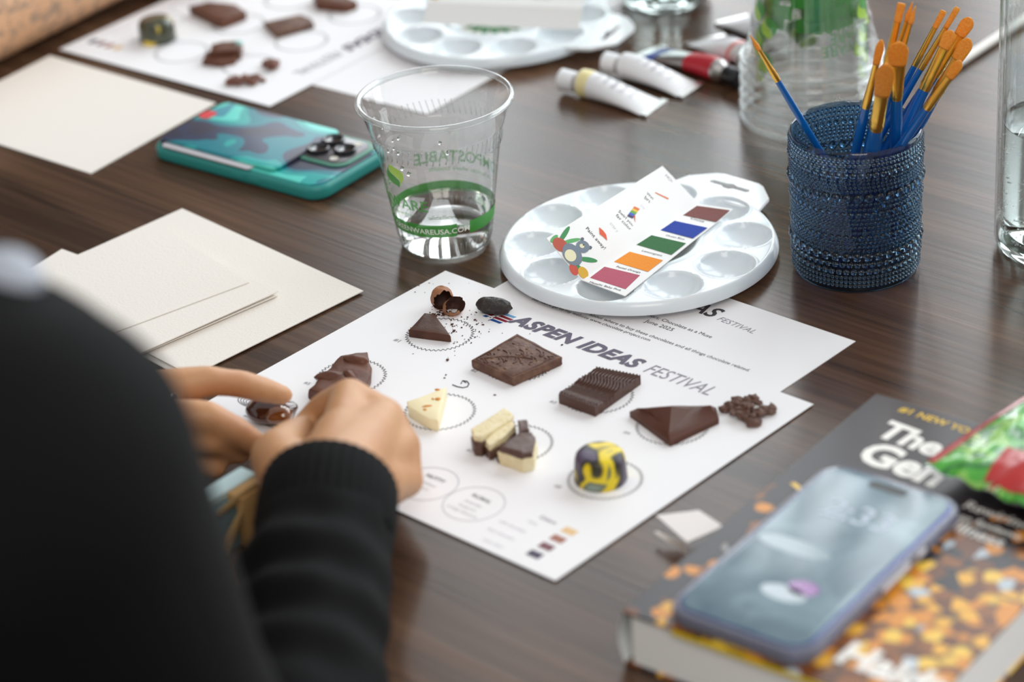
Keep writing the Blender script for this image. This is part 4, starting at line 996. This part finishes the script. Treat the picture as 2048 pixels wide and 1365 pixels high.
# broken milk chocolate behind the hand
mp_ = [(735, 703), (741, 742), (734, 776), (690, 792), (640, 790), (617, 777), (652, 740), (680, 712), (712, 704)]
hm = .010
mr = tree('broken_milk_chocolate', mp_, hm, 'broken lump of milk chocolate partly covered by the front hand', MILK_CHOC)
v, f = prism_m([(p.x, p.y) for p in [at(x, y, hm) for x, y in mp_]], TZ+SH, TZ+hm, .0015, 2); mk('slab', *rough_mesh(subd((v, f), 3), .0014, 120, 4, TZ+SH), MILK_CHOC, mr, smooth=True, auto=40)
for i, (px, py, sx, sy, an) in enumerate(((715, 720, .0085, .004, .3), (660, 752, .0085, .0042, .7), (700, 752, .007, .003, -.4))):
    p = at(px, py, hm); vv_, ff_ = ico_m(1, 3, (sx, sy, .0028), rough=.25, seed=i)
    mk('ripple', xf(vv_, Matrix.Translation(p-UPV*.0004) @ Matrix.Rotation(an, 4, 'Z')), ff_, MILK_CHOC, mr, smooth=True)
# white chocolate wedge with orange bits
wp2 = [(893, 774), (876, 841), (858, 838), (817, 813), (814, 803)]; hw_ = .0085
wr = tree('white_chocolate', wp2, hw_, 'pale white chocolate wedge with orange specks', WHITE_CHOC)
v, f = prism_m([(p.x, p.y) for p in [at(x, y, hw_) for x, y in wp2]], TZ+SH, TZ+hw_, .0007, 2); mk('wedge', *rough_mesh(subd((v, f), 2), .0003, 200, 5, TZ+SH), WHITE_CHOC, wr, smooth=True, auto=35)
OR_ = mat('orange_zest', 'd98a1a', .4)
for i, (px, py, sx, sy, an) in enumerate(((876, 799, .0017, .0016, 0), (875, 780, .0017, .0008, .5), (854, 813, .0030, .0009, .9), (850, 820, .0012, .0008, 0), (866, 799, .0009, .0006, 0))):
    vv_, ff_ = ico_m(1, 2, (sx, sy, .0007), rough=.3, seed=i); mk('orange_speck', xf(vv_, Matrix.Translation(at(px, py, hw_)) @ Matrix.Rotation(an, 4, 'Z')), ff_, OR_, wr, smooth=True)
# nougat pieces coated in chocolate
NOUG = mat('nougat', 'e6d6a8', .7, bump=(500, .4), var=(220, 'f0e4c0'))
COAT = mat('coating_chocolate', '56392f', .42, bump=(400, .2))
def nougat(label, poly, h, hc, coat_top=True, grow=1.04, shift=(0, 0), seed=0):
    "poly: outline of the top face in the photograph; a nougat slab with its chocolate coat above or below"
    pts = [at(x, y, h) for x, y in poly]; c = sum(pts, Vector())/len(pts); root = empty('nougat_piece', (c.x, c.y, TZ+SH), label, 'nougat', 'nougat pieces in the seventh ring')
    P0 = [(p.x, p.y) for p in pts]; P1 = [(c.x+(p.x-c.x)*grow+shift[0], c.y+(p.y-c.y)*grow+shift[1]) for p in pts]
    if coat_top: lay = (('filling', P1, SH, hc, NOUG), ('coating', P0, hc-.0004, h, COAT))
    else: lay = (('coating', P1, SH, hc, COAT), ('filling', P0, hc-.0004, h, NOUG))
    for nm, PP, z0, z1, mm in lay: mk(nm, *rough_mesh(subd(prism_m(PP, TZ+z0, TZ+z1, .0006, 2), 3), .0006, 330, seed, TZ+SH), mm, root, smooth=True, auto=40)
ND = -FWD.copy(); ND.z = 0; ND.normalize()
nougat('largest chocolate-coated nougat piece, front right of the broken cluster', [(1000, 893), (1036, 866), (1063, 864), (1070, 872), (1064, 903), (1044, 908)], .0125, .0088, True, 1.07, (0.0006, 0), 1)
nougat('long cream-faced nougat slab at the upper left of the broken cluster', [(942, 858), (1008, 816), (1027, 828), (1024, 836), (962, 874), (948, 872)], .0125, .0088, False, 1.03, (ND.x*.0022, ND.y*.0022), 4)
nougat('middle nougat slab wedged between the long one and the largest', [(970, 879), (1004, 851), (1026, 842), (1031, 851), (1009, 873), (978, 890)], .0105, .0065, False, 1.03, (ND.x*.0018, ND.y*.0018), 7)
nougat('small dark nougat chip standing behind the largest nougat piece', [(1035, 840), (1054, 839), (1058, 859), (1038, 864)], .0125, .0050, True, 1.0, (0, 0), 9)
nougat('tiny cream nougat crumb at the lower left of the largest nougat piece', [(993, 903), (1002, 900), (1007, 912), (998, 918)], .0045, .0022, False, 1.1, (-.0006, 0), 12)
# bonbons
BON = ramp_mat('painted_bonbon', 58, [(.0, '3a3140'), (.38, '5c4f66'), (.45, '2a2328'), (.49, '3d3a1c'), (.535, 'ecd016'), (.59, 'f0d61e'), (.615, '70765a'), (.70, '93a59a')], .42, distort=.35, coat=.05, detail=.8)
def bonbon(p, label, r=.0142, hh=.0168, mm=BON):
    prof = [(.0003, .0), (r*.97, .0), (r, .0008), (r*.985, hh*.3), (r*.95, hh*.72), (r*.90, hh*.88), (r*.80, hh*.97), (r*.6, hh), (.0003, hh*1.01)]
    o = mk('painted_bonbon', *(lambda v, f: (xf(v, Matrix.Translation(p)), f))(*lathe_m(prof, 64, True)), mm, base=p, smooth=True, auto=50); return tag(o, label, 'bonbon')
bonbon(at(1202, 958, SH), 'round bonbon splashed yellow, plum and black on the near sheet')
# cocoa shells and bean
SHELL = mat('cocoa_shell', '94603f', .6, var=(160, 'ab7652'), bump=(400, .4)); SHIN = mat('shell_inside', '4a2a20', .7)
def shell(px, py, h, sx, sy, sz, M_, label, seed, cut=.1):
    p = at(px, py, h); bm = bmesh.new(); bmesh.ops.create_icosphere(bm, subdivisions=4, radius=1)
    kill = [v for v in bm.verts if v.co.x+.45*noise.noise(v.co*3+Vector((seed, 0, 0))) > cut]
    bmesh.ops.delete(bm, geom=kill, context='VERTS')
    for v in bm.verts:
        k = 1+.10*noise.noise(v.co*2.2+Vector((seed*3, 0, 0))); v.co = Vector((v.co.x*sx*k, v.co.y*sy*k, v.co.z*sz*k))
    v, f = bm_out(bm); inn = [Vector(q_)*.93 for q_ in v]; root = empty('cocoa_shell', (p.x, p.y, TZ+SH), label, 'cocoa shell'); M = Matrix.Translation(p) @ M_
    mk('outer_skin', xf(v, M), f, SHELL, root, smooth=True); mk('inner_skin', xf(inn, M), [q_[::-1] for q_ in f], SHIN, root, smooth=True)
tocam = math.atan2(CAM.y-at(880, 600).y, CAM.x-at(880, 600).x)
shell(884, 597, .0085, .0078, .0068, .0076, Matrix.Rotation(tocam+.25, 4, 'Z') @ Matrix.Rotation(.25, 4, 'Y'), 'cracked cocoa bean shell with a dark hollow, the taller of the two', 1, .45)
shell(908, 613, .0060, .0088, .0068, .0055, Matrix.Rotation(tocam+.7, 4, 'Z') @ Matrix.Rotation(-.75, 4, 'Y'), 'lower cracked cocoa shell lying open like a cup', 5, .3)
pb_ = at(988, 612, .0058); BEAN = mat('cocoa_bean', '2a2422', .5, var=(200, '3b332f'), bump=(350, .7))
vv_, ff_ = ico_m(1, 4, (1, 1, 1), rough=.10, seed=4, freq=2.5); vv_ = [Vector((math.copysign(abs(v.x)**.75, v.x)*.0112, v.y*(1-.12*v.x)*.0058, v.z*.0050)) for v in vv_]; vv_ = [v+noise.noise_vector(Vector((v.x*120, v.y*420, v.z*420)))*.0006 for v in vv_]
bdir = math.atan2((at(1024, 616)-at(950, 605)).y, (at(1024, 616)-at(950, 605)).x)
tag(mk('cocoa_bean', [v_ for v_ in xf(vv_, Matrix.Translation(pb_) @ Matrix.Rotation(bdir, 4, 'Z'))], ff_, BEAN, smooth=True), 'whole dark cocoa bean lying on the printed logo', 'cocoa bean')
# nibs and crumbs
NIB = mat('cocoa_nib', '573a2e', .6, var=(300, '765548'), bump=(600, .5)); random.seed(21)
def nibs(cx, cy, n, sx, sy, label, grp, zmax=.006, mm=NIB, s0=.0016, s1=.0030):
    for i in range(n):
        g_ = 1.15*math.sqrt(random.random()); t = random.uniform(0, 2*math.pi); x, y = cx+sx*g_*math.cos(t), cy+sy*g_*math.sin(t)
        s = random.uniform(s0, s1); hh = SH+s*.75+(zmax*(1-g_)*random.random() if g_ < .7 else 0)
        p = at(x, y, hh); v, f = ico_m(1, 2, (s*random.uniform(.9, 1.5), s, s*random.uniform(.6, .95)), rough=.6, seed=i*1.3, freq=1.9)
        tag(mk('cocoa_nib', xf(v, Matrix.Translation(p) @ Matrix.Rotation(t*3, 4, 'Z')), f, mm, smooth=False), label, 'cocoa nib', grp)
nibs(1495, 822, 36, 44, 24, 'small brown cocoa nib in the heap by the faceted chocolate', 'cocoa nibs on the near sheet')
nibs(487, 160, 22, 34, 8, 'blurred brown cocoa nib in the scattered line on the far sheet', 'cocoa nibs on the far sheet', .003, mat('cocoa_nib_red', '6b4030', .6, var=(300, '7f5040')))
nibs(541, 130, 12, 13, 8, 'blurred brown cocoa nib in the small far heap near the sheet edge', 'cocoa nibs in the far heap', .006, MATS['cocoa_nib_red'])
cr_ = []; random.seed(5)
def crumb(x, y, s): 
    p = at(x, y, SH+s*.4); v, f = ico_m(1, 1, (s*random.uniform(.8, 2), s, s*.6), rough=.5, seed=random.random()*9); cr_.append((xf(v, Matrix.Translation(p) @ Matrix.Rotation(random.random()*6, 4, 'Z')), f))
for i in range(60): crumb(random.gauss(925, 26), random.gauss(645, 18), random.uniform(.0002, .00055))
for i in range(26): crumb(random.uniform(820, 1010), random.uniform(560, 720), random.uniform(.0002, .0004))
for i in range(26): crumb(random.gauss(878, 14), random.gauss(629, 3), random.uniform(.0004, .0009))
for x, y, s in ((895, 720, .0009), (892, 750, .0005), (889, 756, .0005), (990, 790, .0006), (908, 662, .0009), (904, 649, .001), (1124, 690, .0006), (950, 640, .0008), (1090, 660, .0004), (1060, 668, .0003)): crumb(x, y, s)
v, f = merge(*cr_); tag(mk('chocolate_crumbs', v, f, DARK_CHOC), 'fine dark crumbs scattered on the near sheet around the shells', 'crumbs', kind='stuff')
# chocolates on the far sheet
bonbon(at(316, 79, SH), 'blurred round bonbon, dark with a yellow patch, on the far sheet', mm=ramp_mat('painted_bonbon_far', 55, [(.0, '2a2a20'), (.5, '3c3f2c'), (.57, '54553a'), (.62, 'e8c81e'), (.7, 'f0d020')], .2, distort=.6, coat=.5, detail=1))
choc('chocolate_block', [(378, 12), (415, 2), (470, 8), (493, 22), (446, 40), (432, 38)], .0085, 'blurred thick chocolate block at the top edge, right of the far bonbon', MILK_CHOC, .001, .0008, 2)
choc('chocolate_bar_piece', [(527, 44), (600, 28), (622, 36), (628, 46), (556, 67), (548, 64)], .0055, 'blurred slim chocolate bar piece lying on the far sheet', MID_CHOC, .0008)
fb = tree('layered_chocolate', [(405, 118), (430, 83), (485, 80), (470, 120)], .009, 'blurred pair of ridged chocolate chunks with a pale mint tip', MILK_CHOC)
for nm, poly, h in (('lower_chunk', [(404, 120), (413, 103), (480, 100), (470, 118), (440, 125)], .0055), ('upper_chunk', [(424, 88), (445, 82), (484, 80), (480, 98), (418, 104)], .0100)):
    pp = [at(x, y, h) for x, y in poly]; mk(nm, *rough_mesh(subd(prism_m([(p.x, p.y) for p in pp], TZ+SH, TZ+h, .0008), 2), .0005, 200, 1, TZ+SH), MILK_CHOC, fb, smooth=True, auto=40)
v, f = ico_m(.0035, 2, (1.2, .8, .5), at(478, 86, .0100), .3); mk('mint_tip', v, f, mat('mint', 'a8d8cf', .5), fb, smooth=True)
choc('chocolate_block', [(625, -12), (690, -10), (714, 2), (690, 10), (632, 4)], .008, 'blurred chocolate block cut off by the top edge of the picture', MILK_CHOC, .001)

# ------------------------------------------------------------------ people
SKIN = mat('skin', 'c8976c', .5, sss=.2, var=(30, 'bf8a62'), bump=(300, .08)); SKIN2 = mat('skin_forearm', 'c48f6e', .55, sss=.2, var=(25, 'b98363'))
KNIT = mat('black_knit', '0b0b0c', .9, bump=(700, .3), spec=.2)
def a3(p): return at(*p)
per = empty('person', (.20, -.66, 0), 'person in a black long-sleeved top leaning over the sheet, hands reaching to a glossy caramel', 'person')
RS, RE, RW = tb(.366, -.572, .272), tb(.349, -.476, .004), tb(.196, -.284, .058)
LS, LE, LW = tb(.060, -.690, .285), tb(-.060, -.520, .040), tb(.030, -.310, .048)
chest, belly, hip = tb(.214, -.640, .16), tb(.222, -.680, -.06), tb(.225, -.700, -.24)
neck, head = tb(.200, -.620, .36), tb(.165, -.570, .50)
kneeR, kneeL = tb(.26, -.26, -.22), tb(.06, -.27, -.22); hipR, hipL = tb(.31, -.70, -.24), tb(.14, -.72, -.24)
footR, footL = Vector((.27, -.24, .06)), Vector((.05, -.25, .06))
# right hand: knuckles and curled fingers
rk = [a3(p) for p in ((700, 795, .052), (768, 835, .047), (803, 893, .037), (812, 962, .026))]
rp = [a3(p) for p in ((648, 818, .036), (715, 842, .026), (752, 900, .020), (768, 965, .015))]
rt = [a3(p) for p in ((612, 850, .017), (668, 878, .012), (706, 930, .011), (728, 985, .010))]
ch = []
for k, p, t, r in zip(rk, rp, rt, (.0105, .0110, .0105, .0095)): ch.append([(RW.lerp(k, .45), .013), (k, r), (p, r*.85), (t, r*.72)])
ch += [[(RW, .023), (RW.lerp(rk[1], .5), .0185), (rk[1], .0105)], [(RW, .022), (RW.lerp(rk[3], .55), .016), (rk[3], .009)], [(RW, .022), (RW.lerp(rk[0], .55), .015)], [(rk[0], .010), (rk[1], .0105), (rk[2], .010), (rk[3], .009)]]
ch.append([(RW, .020), (a3((578, 950, .056)), .0165), (a3((556, 915, .048)), .0145), (a3((585, 880, .036)), .0110), (a3((610, 860, .022)), .0085)])
ch.append([(RE, .034), (RE.lerp(RW, .35), .034), (RE.lerp(RW, .8), .027), (RW, .023)])
# left hand
LI = [a3(p) for p in ((310, 782, .045), (418, 762, .046), (484, 769, .040), (566, 791, .026))]
LM_ = [a3(p) for p in ((330, 835, .040), (415, 834, .040), (470, 862, .030), (516, 892, .018))]
LR_ = [a3(p) for p in ((335, 868, .030), (425, 880, .026), (462, 896, .016), (480, 906, .011))]
LPk = [a3(p) for p in ((325, 900, .018), (385, 914, .012), (430, 936, .0075))]
ch += [[(LI[0], .0120), (LI[1], .0086), (LI[1].lerp(LI[2], .5), .0078), (LI[2], .0079), (LI[2].lerp(LI[3], .5), .0074), (LI[3], .0058)], [(LM_[0], .0110), (LM_[1], .0090), (LM_[1].lerp(LM_[2], .5), .0083), (LM_[2], .0083), (LM_[3], .0068)], [(LR_[0], .0105), (LR_[1], .0085), (LR_[2], .0078), (LR_[3], .0068)], [(LPk[0], .0095), (LPk[1], .0080), (LPk[2], .0065)]]
for q_ in (LI[0], LM_[0], LR_[0], LPk[0]): ch.append([(LW, .019), (LW.lerp(q_, .6), .0135), (q_, .0105)])
ch.append([(LE, .038), (LE.lerp(LW, .35), .038), (LE.lerp(LW, .85), .026), (LW, .022)])
# arms, trunk, neck, head, legs
ch += [[(RS, .044), (RE, .030)], [(LS, .044), (LE, .034)], [(RS, .046), (chest+UPV*.06, .075), (LS, .046)], [(chest, .098), (belly, .105), (hip, .115)], [(chest+UPV*.1, .07), (neck, .052), (head, .055)],
       [(hipR, .085), (kneeR, .058), (footR+UPV*.12, .045), (footR, .04), (footR+Vector((0, .12, -.02)), .03)], [(hipL, .085), (kneeL, .058), (footL+UPV*.12, .045), (footL, .04), (footL+Vector((0, .12, -.02)), .03)], [(hipL, .09), (hip, .12), (hipR, .09)]]
fdir = Vector((-.35, .90, -.25)).normalized()
hd = Matrix.Translation(head) @ frame((0, 0, 0), fdir, z=Vector((0, .2, 1)))
ex_ = [(xf(v, hd), f) for v, f in (ico_m(1, 3, (.095, .075, .115)), ico_m(1, 3, (.055, .055, .06), (.035, 0, -.075)), ico_m(1, 2, (.014, .011, .018), (.100, 0, -.015)), ico_m(1, 2, (.012, .026, .007), (.085, 0, -.058)), ico_m(1, 2, (.014, .010, .026), (-.005, .076, -.01)), ico_m(1, 2, (.014, .010, .026), (-.005, -.076, -.01)))]
v, f = blob(ch, .0022, 8, ex_); mk('body', v, f, SKIN, per, smooth=True)
for s in (-1, 1):
    ev, ef = ico_m(.011, 2, c=(.082, s*.031, .002)); mk('eye', xf(ev, hd), ef, mat('eye_white', 'e8e4e0', .2), per, smooth=True)
hv, hf = ico_m(1, 4, (.108, .090, .125), rough=.06, seed=2, freq=4)
bm = bmesh.new(); V_ = [bm.verts.new(q_) for q_ in hv]
for q_ in hf: bm.faces.new([V_[i] for i in q_])
bmesh.ops.delete(bm, geom=[v_ for v_ in bm.verts if v_.co.x > .045 and v_.co.z < .07], context='VERTS'); hv, hf = bm_out(bm)
mk('hair', xf(hv, hd), hf, mat('dark_hair', '2a1d18', .5, bump=(200, .6)), per, smooth=True)
# nails
def nail(tip, prev, r):
    d = (tip-prev).normalized(); M = frame(tip+UPV*r*.62+d*r*.25, d); v, f = ico_m(1, 2, (r*.75, r*.6, r*.16)); mk('nail', xf(v, M), f, mat('nail', 'd9a08c', .25), per, smooth=True)
nail(LM_[3], LM_[2], .0068)
# ring on the middle finger
rc = LM_[0].lerp(LM_[1], .22); rd = (LM_[1]-LM_[0]).normalized(); ringp = []
M = frame(rc, rd); pts_ = [M @ Vector((0, .0122*math.cos(t), .0122*math.sin(t))) for t in [2*math.pi*i/24 for i in range(25)]]
mk('ring', *tube_m(pts_, .0013, 8), SILVER, per, smooth=True)
# knit top: trunk and upper arms, then sleeves with folds and ribbed cuffs
tr = [[(RS, .064), (RS.lerp(RE, .45), .048), (RE, .044)], [(LS, .066), (LS.lerp(LE, .5), .060), (LE, .052)], [(RS+Vector((-.02, 0, .004)), .064), (chest+UPV*.075, .105), (LS+Vector((.02, 0, .004)), .064)], [(chest, .132), (belly, .138), (hip, .146)], [(chest+UPV*.1, .085), (neck-UPV*.03, .062)]]
v, f = blob(tr, .004, 12); mk('knit_top', v, f, KNIT, per, smooth=True)
mk('trousers', *blob([[(hipR, .095), (kneeR, .068), (footR+UPV*.1, .058)], [(hipL, .095), (kneeL, .068), (footL+UPV*.1, .058)], [(hipL, .10), (hip, .13), (hipR, .10)]], .006, 8), mat('dark_denim', '1c2230', .85), per, smooth=True)
def sleeve(name, A, B, r0, r1, folds, cuff_len, seed, sq=1.0, bow=Vector((0, 0, 0))):
    n, sg = 60, 40; ax = (B-A); up = UPV; vs = []
    for i in range(n+1):
        t = i/n; p = A.lerp(B, t)+bow*math.sin(math.pi*t); rr_ = r0+(r1-r0)*t
        for k in range(sg):
            a = 2*math.pi*k/sg; z = ax.normalized(); x = (up-z*up.dot(z)).normalized(); y = z.cross(x)
            w = math.sin(folds*2*math.pi*t+1.3*math.sin(a+seed)+seed)*.0034*math.sin(math.pi*min(1, (1-t)*1.6+.05))*(0.6+.4*math.cos(a+seed))
            nn = noise.noise(Vector((math.cos(a)*2, math.sin(a)*2, t*7+seed)))*.003
            vs.append(p+x*(math.cos(a)*(rr_+w+nn))+y*(math.sin(a)*(rr_*sq+w+nn)))
    fs = [[i*sg+k, i*sg+(k+1) % sg, (i+1)*sg+(k+1) % sg, (i+1)*sg+k] for i in range(n) for k in range(sg)]
    mk(name, vs, fs, KNIT, per, smooth=True)
    d = ax.normalized(); C0, C1 = B-d*.004, B+d*cuff_len; x = (up-d*up.dot(d)).normalized(); y = d.cross(x); vs = []; sg = 160
    prof = [(C0, r1*1.0), (C0.lerp(C1, .1), r1*1.02), (C0.lerp(C1, .5), r1*1.02), (C0.lerp(C1, .95), r1*1.0), (C1, r1*.97), (C0.lerp(C1, .96), r1*.93), (C0.lerp(C1, .3), r1*.90)]
    for p, rr_ in prof:
        for k in range(sg):
            a = 2*math.pi*k/sg; w = .0004*math.sin(40*a); vs.append(p+x*(math.cos(a)*(rr_+w))+y*(math.sin(a)*(rr_*sq+w)))
    fs = [[i*sg+k, i*sg+(k+1) % sg, (i+1)*sg+(k+1) % sg, (i+1)*sg+k] for i in range(len(prof)-1) for k in range(sg)]
    mk('cuff', vs, fs, KNIT, per, smooth=True)
dR = (RW-RE).normalized(); sleeve('sleeve', RE, RW-dR*.028, .046, .0335, 7, .030, 1.0)
dL = (LW-LE).normalized(); sleeve('sleeve', LE, LW-dL*.045, .048, .033, 6, .030, 3.0)
mk('collar_tab', *(lambda v, f: (v, f))(*ico_m(1, 3, (.016, .012, .009), CAM+ray(10, 552)*.90)), mat('pale_collar', 'aab0bb', .6), per, smooth=True)
# caramel pinched under the fingertip
cp = at(543, 820, .0085); cdir = math.atan2((at(600, 815)-at(490, 800)).y, (at(600, 815)-at(490, 800)).x)
car = empty('caramel_bonbon', (cp.x, cp.y, TZ+SH), 'glossy brown bitten caramel under the fingertip', 'caramel')
CM = Matrix.Translation(cp) @ Matrix.Rotation(cdir, 4, 'Z')
v, f = ico_m(1, 4, (.0150, .0105, .0078), rough=.12, seed=3); mk('shell', xf(v, CM), f, mat('glossy_chocolate', '4a2418', .1, coat=.8), car, smooth=True)
v, f = ico_m(1, 3, (.0085, .0062, .0052), (.0070, -.0056, .0010), .15, 6); mk('filling', xf(v, CM), f, mat('caramel', '7a4416', .08, coat=1, sss=.2), car, smooth=True)
# little wrapped parcel beneath the arms
bx0 = at(478, 1075, .0); pq = math.atan2((at(510, 950)-at(420, 1005)).y, (at(510, 950)-at(420, 1005)).x)
par = empty('wrapped_parcel', bx0, 'small pale blue parcel wrapped in kraft paper and ribbon between the arms', 'parcel')
KRAFT = mat('kraft_paper', 'b8935f', .8, var=(60, 'a98250')); PBLUE = mat('pale_blue_paper', 'b5cdd0', .7); RIB = mat('tan_ribbon', 'a98a5a', .7)
PMx = rot(bx0, pq)
loc_mk('box', box_m(.034, .018, .026, (0, .002, .013), .0015), PMx, mat('slate_blue_box', '5d7478', .7), par, smooth=True, auto=30)
loc_mk('lid', box_m(.036, .012, .005, (-.001, .005, .0285), .001), PMx, PBLUE, par, smooth=True, auto=30)
loc_mk('kraft_wrap', box_m(.023, .0225, .0300, (.0065, -.001, .0150), .0012), PMx, KRAFT, par, smooth=True, auto=30)
for bb in (bez((-.018, -.008, .026), (-.004, -.011, .033), (.018, -.009, .029)), bez((-.017, -.0085, .004), (-.010, -.011, .026), (.016, -.0110, .0275)), bez((-.017, -.0085, .001), (-.014, -.012, .016), (.000, -.0115, .026))):
    loc_mk('ribbon', tube_m(bb, 0, 8, True, UPV, [(.0022, .0005)]*13), PMx, RIB, par, smooth=True)

# tattooed arm at the far left
p2 = empty('person', (-.78, .02, 0), 'bare tattooed forearm of a person seated at the upper left corner', 'person')
TAT = ramp_mat('tattooed_skin', 60, [(.0, '8f8072'), (.40, 'a8896f'), (.45, 'cf9f7a'), (.62, 'd6a680'), (.8, 'cc9670')], .55, distort=1.5, detail=2)
A_e, A_w = tb(-.535, -.13, .042), tb(-.5335, .205, .034)
sh2 = tb(-.80, -.18, .30); ch2 = [[(sh2, .055), (A_e, .046)], [(A_e, .046), (A_e.lerp(A_w, .35), .048), (A_e.lerp(A_w, .8), .034), (A_w, .028)]]
hd2 = A_w+Vector((0, .085, -.012)); ch2 += [[(A_w, .027), (A_w.lerp(hd2, .5), .026), (hd2, .016)]]
for k in range(4):
    b_ = hd2+Vector((-.03+.02*k, .0, .004)); ch2.append([(A_w.lerp(b_, .6), .014), (b_, .0105), (b_+Vector((-.004+.003*k, .038, .004)), .009), (b_+Vector((-.004+.004*k, .066, -.008)), .0075)])
ch2.append([(A_w, .018), (A_w+Vector((.034, .035, -.008)), .012), (A_w+Vector((.048, .075, -.012)), .009)])
for k in range(5):
    o_ = tb(-.55, .50, .038); b_ = o_+Vector((.062, -.026+.014*k, -.006)) if k else o_+Vector((.03, -.04, -.01)); ch2.append([(o_, .017), (b_, .0105), (b_+Vector((.036, -.004+.003*k, -.004)), .009), (b_+Vector((.060, -.004+.004*k, -.012)), .0075)])
ch2 += [[(sh2, .06), (tb(-.86, .02, .24), .1), (tb(-.80, .21, .30), .06)], [(tb(-.86, .02, .2), .11), (tb(-.9, .02, -.24), .12)], [(tb(-.86, .02, .3), .06), (tb(-.84, .02, .42), .05), (tb(-.82, .02, .52), .09)], [(tb(-.80, .21, .30), .05), (tb(-.72, .42, .06), .042), (tb(-.55, .50, .04), .028)],
        [(tb(-.9, -.08, -.24), .08), (tb(-.5, -.08, -.22), .06), (Vector((-.5, -.08, .05)), .045)], [(tb(-.9, .12, -.24), .08), (tb(-.5, .12, -.22), .06), (Vector((-.5, .12, .05)), .045)]]
v, f = blob(ch2, .003, 8); mk('body', v, f, TAT, p2, smooth=True)
v, f = blob([[(sh2, .07), (sh2.lerp(A_e, .35), .062)], [(sh2, .068), (tb(-.86, .02, .24), .115), (tb(-.80, .21, .30), .068)], [(tb(-.80, .21, .30), .068), (tb(-.765, .30, .19), .062)], [(tb(-.86, .02, .2), .125), (tb(-.9, .02, -.24), .135)]], .006, 8); mk('tee_shirt', v, f, mat('grey_tee', '3b3f46', .9), p2, smooth=True)
v, f = blob([[(tb(-.9, -.08, -.24), .095), (tb(-.5, -.08, -.22), .07), (Vector((-.5, -.08, .1)), .06)], [(tb(-.9, .12, -.24), .095), (tb(-.5, .12, -.22), .07), (Vector((-.5, .12, .1)), .06)]], .007, 6); mk('trousers', v, f, MATS['dark_denim'], p2, smooth=True)
v, f = ico_m(1, 3, (.108, .095, .10), tb(-.835, .02, .56), .05); mk('hair', v, f, MATS['dark_hair'], p2, smooth=True)
def arm_surf(y, px):
    return None
def on_arm(px, py):
    d = ray(px, py).normalized(); t = 1.4
    for _ in range(200):
        p = CAM+d*t; s = max(0, min(1, (p-A_e).dot(A_w-A_e)/(A_w-A_e).length_squared)); rr_ = .046+(.002 if s < .35 else 0)-(.014*max(0, (s-.35)/.45) if s < .8 else .014+.006*(s-.8)/.2)
        e = (p-A_e.lerp(A_w, s)).length-rr_
        if abs(e) < .0003: break
        t += e
    return p
ln_ = [on_arm(*q_) for q_ in ((-30, 76), (-15, 66), (0, 57), (20, 43), (40, 30), (62, 15), (85, 0), (105, -14))]
mk('tattoo_line', *tube_m(ln_, .0013, 8), mat('tattoo_ink', '4a4540', .6), p2, smooth=True)
SHOE = mat('dark_shoe', '1a1a1c', .5)
for P_, pts_ in ((per, (footR, footL)), (p2, (Vector((-.5, -.08, .05)), Vector((-.5, .12, .05))))):
    for q_ in pts_:
        dd_ = Vector((0, .1, 0)) if P_ is per else Vector((.1, 0, 0)); v, f = blob([[(Vector((q_.x, q_.y, .052)), .050), (Vector((q_.x, q_.y, .046))+dd_*.8, .044), (Vector((q_.x, q_.y, .04))+dd_*1.5, .036)]], .006, 4)
        mk('shoe', v, f, SHOE, P_, smooth=True)
# chairs under both people
CH = mat('chair_black', '202022', .6)
for cx, cy, az, lab in ((.225, -.72, 0, 'black office chair under the person in the black top'), (-.92, .02, R(-90), 'black office chair under the tattooed person')):
    c_ = empty('chair', (cx, cy, 0), lab, 'chair'); c_.rotation_euler.z = 0; M = rot((cx, cy, 0), az)
    sz = TZ-.24-.155
    loc_mk('seat', box_m(.46, .44, .05, (0, 0, sz-.03), .02, 3), M, CH, c_, smooth=True, auto=40)
    loc_mk('backrest', box_m(.42, .04, .34, (0, -.27, sz+.26), .018, 3), M, CH, c_, smooth=True, auto=40)
    for sx in (-1, 1):
        loc_mk('back_post', tube_m([(sx*.17, -.21, sz-.05), (sx*.17, -.265, sz+.05), (sx*.17, -.275, sz+.3)], .011, 10), M, LEGM, c_, smooth=True)
        for sy in (-1, 1): loc_mk('leg', tube_m([(sx*.19, sy*.18, sz-.05), (sx*.215, sy*.205, 0)], .012, 10), M, LEGM, c_, smooth=True)
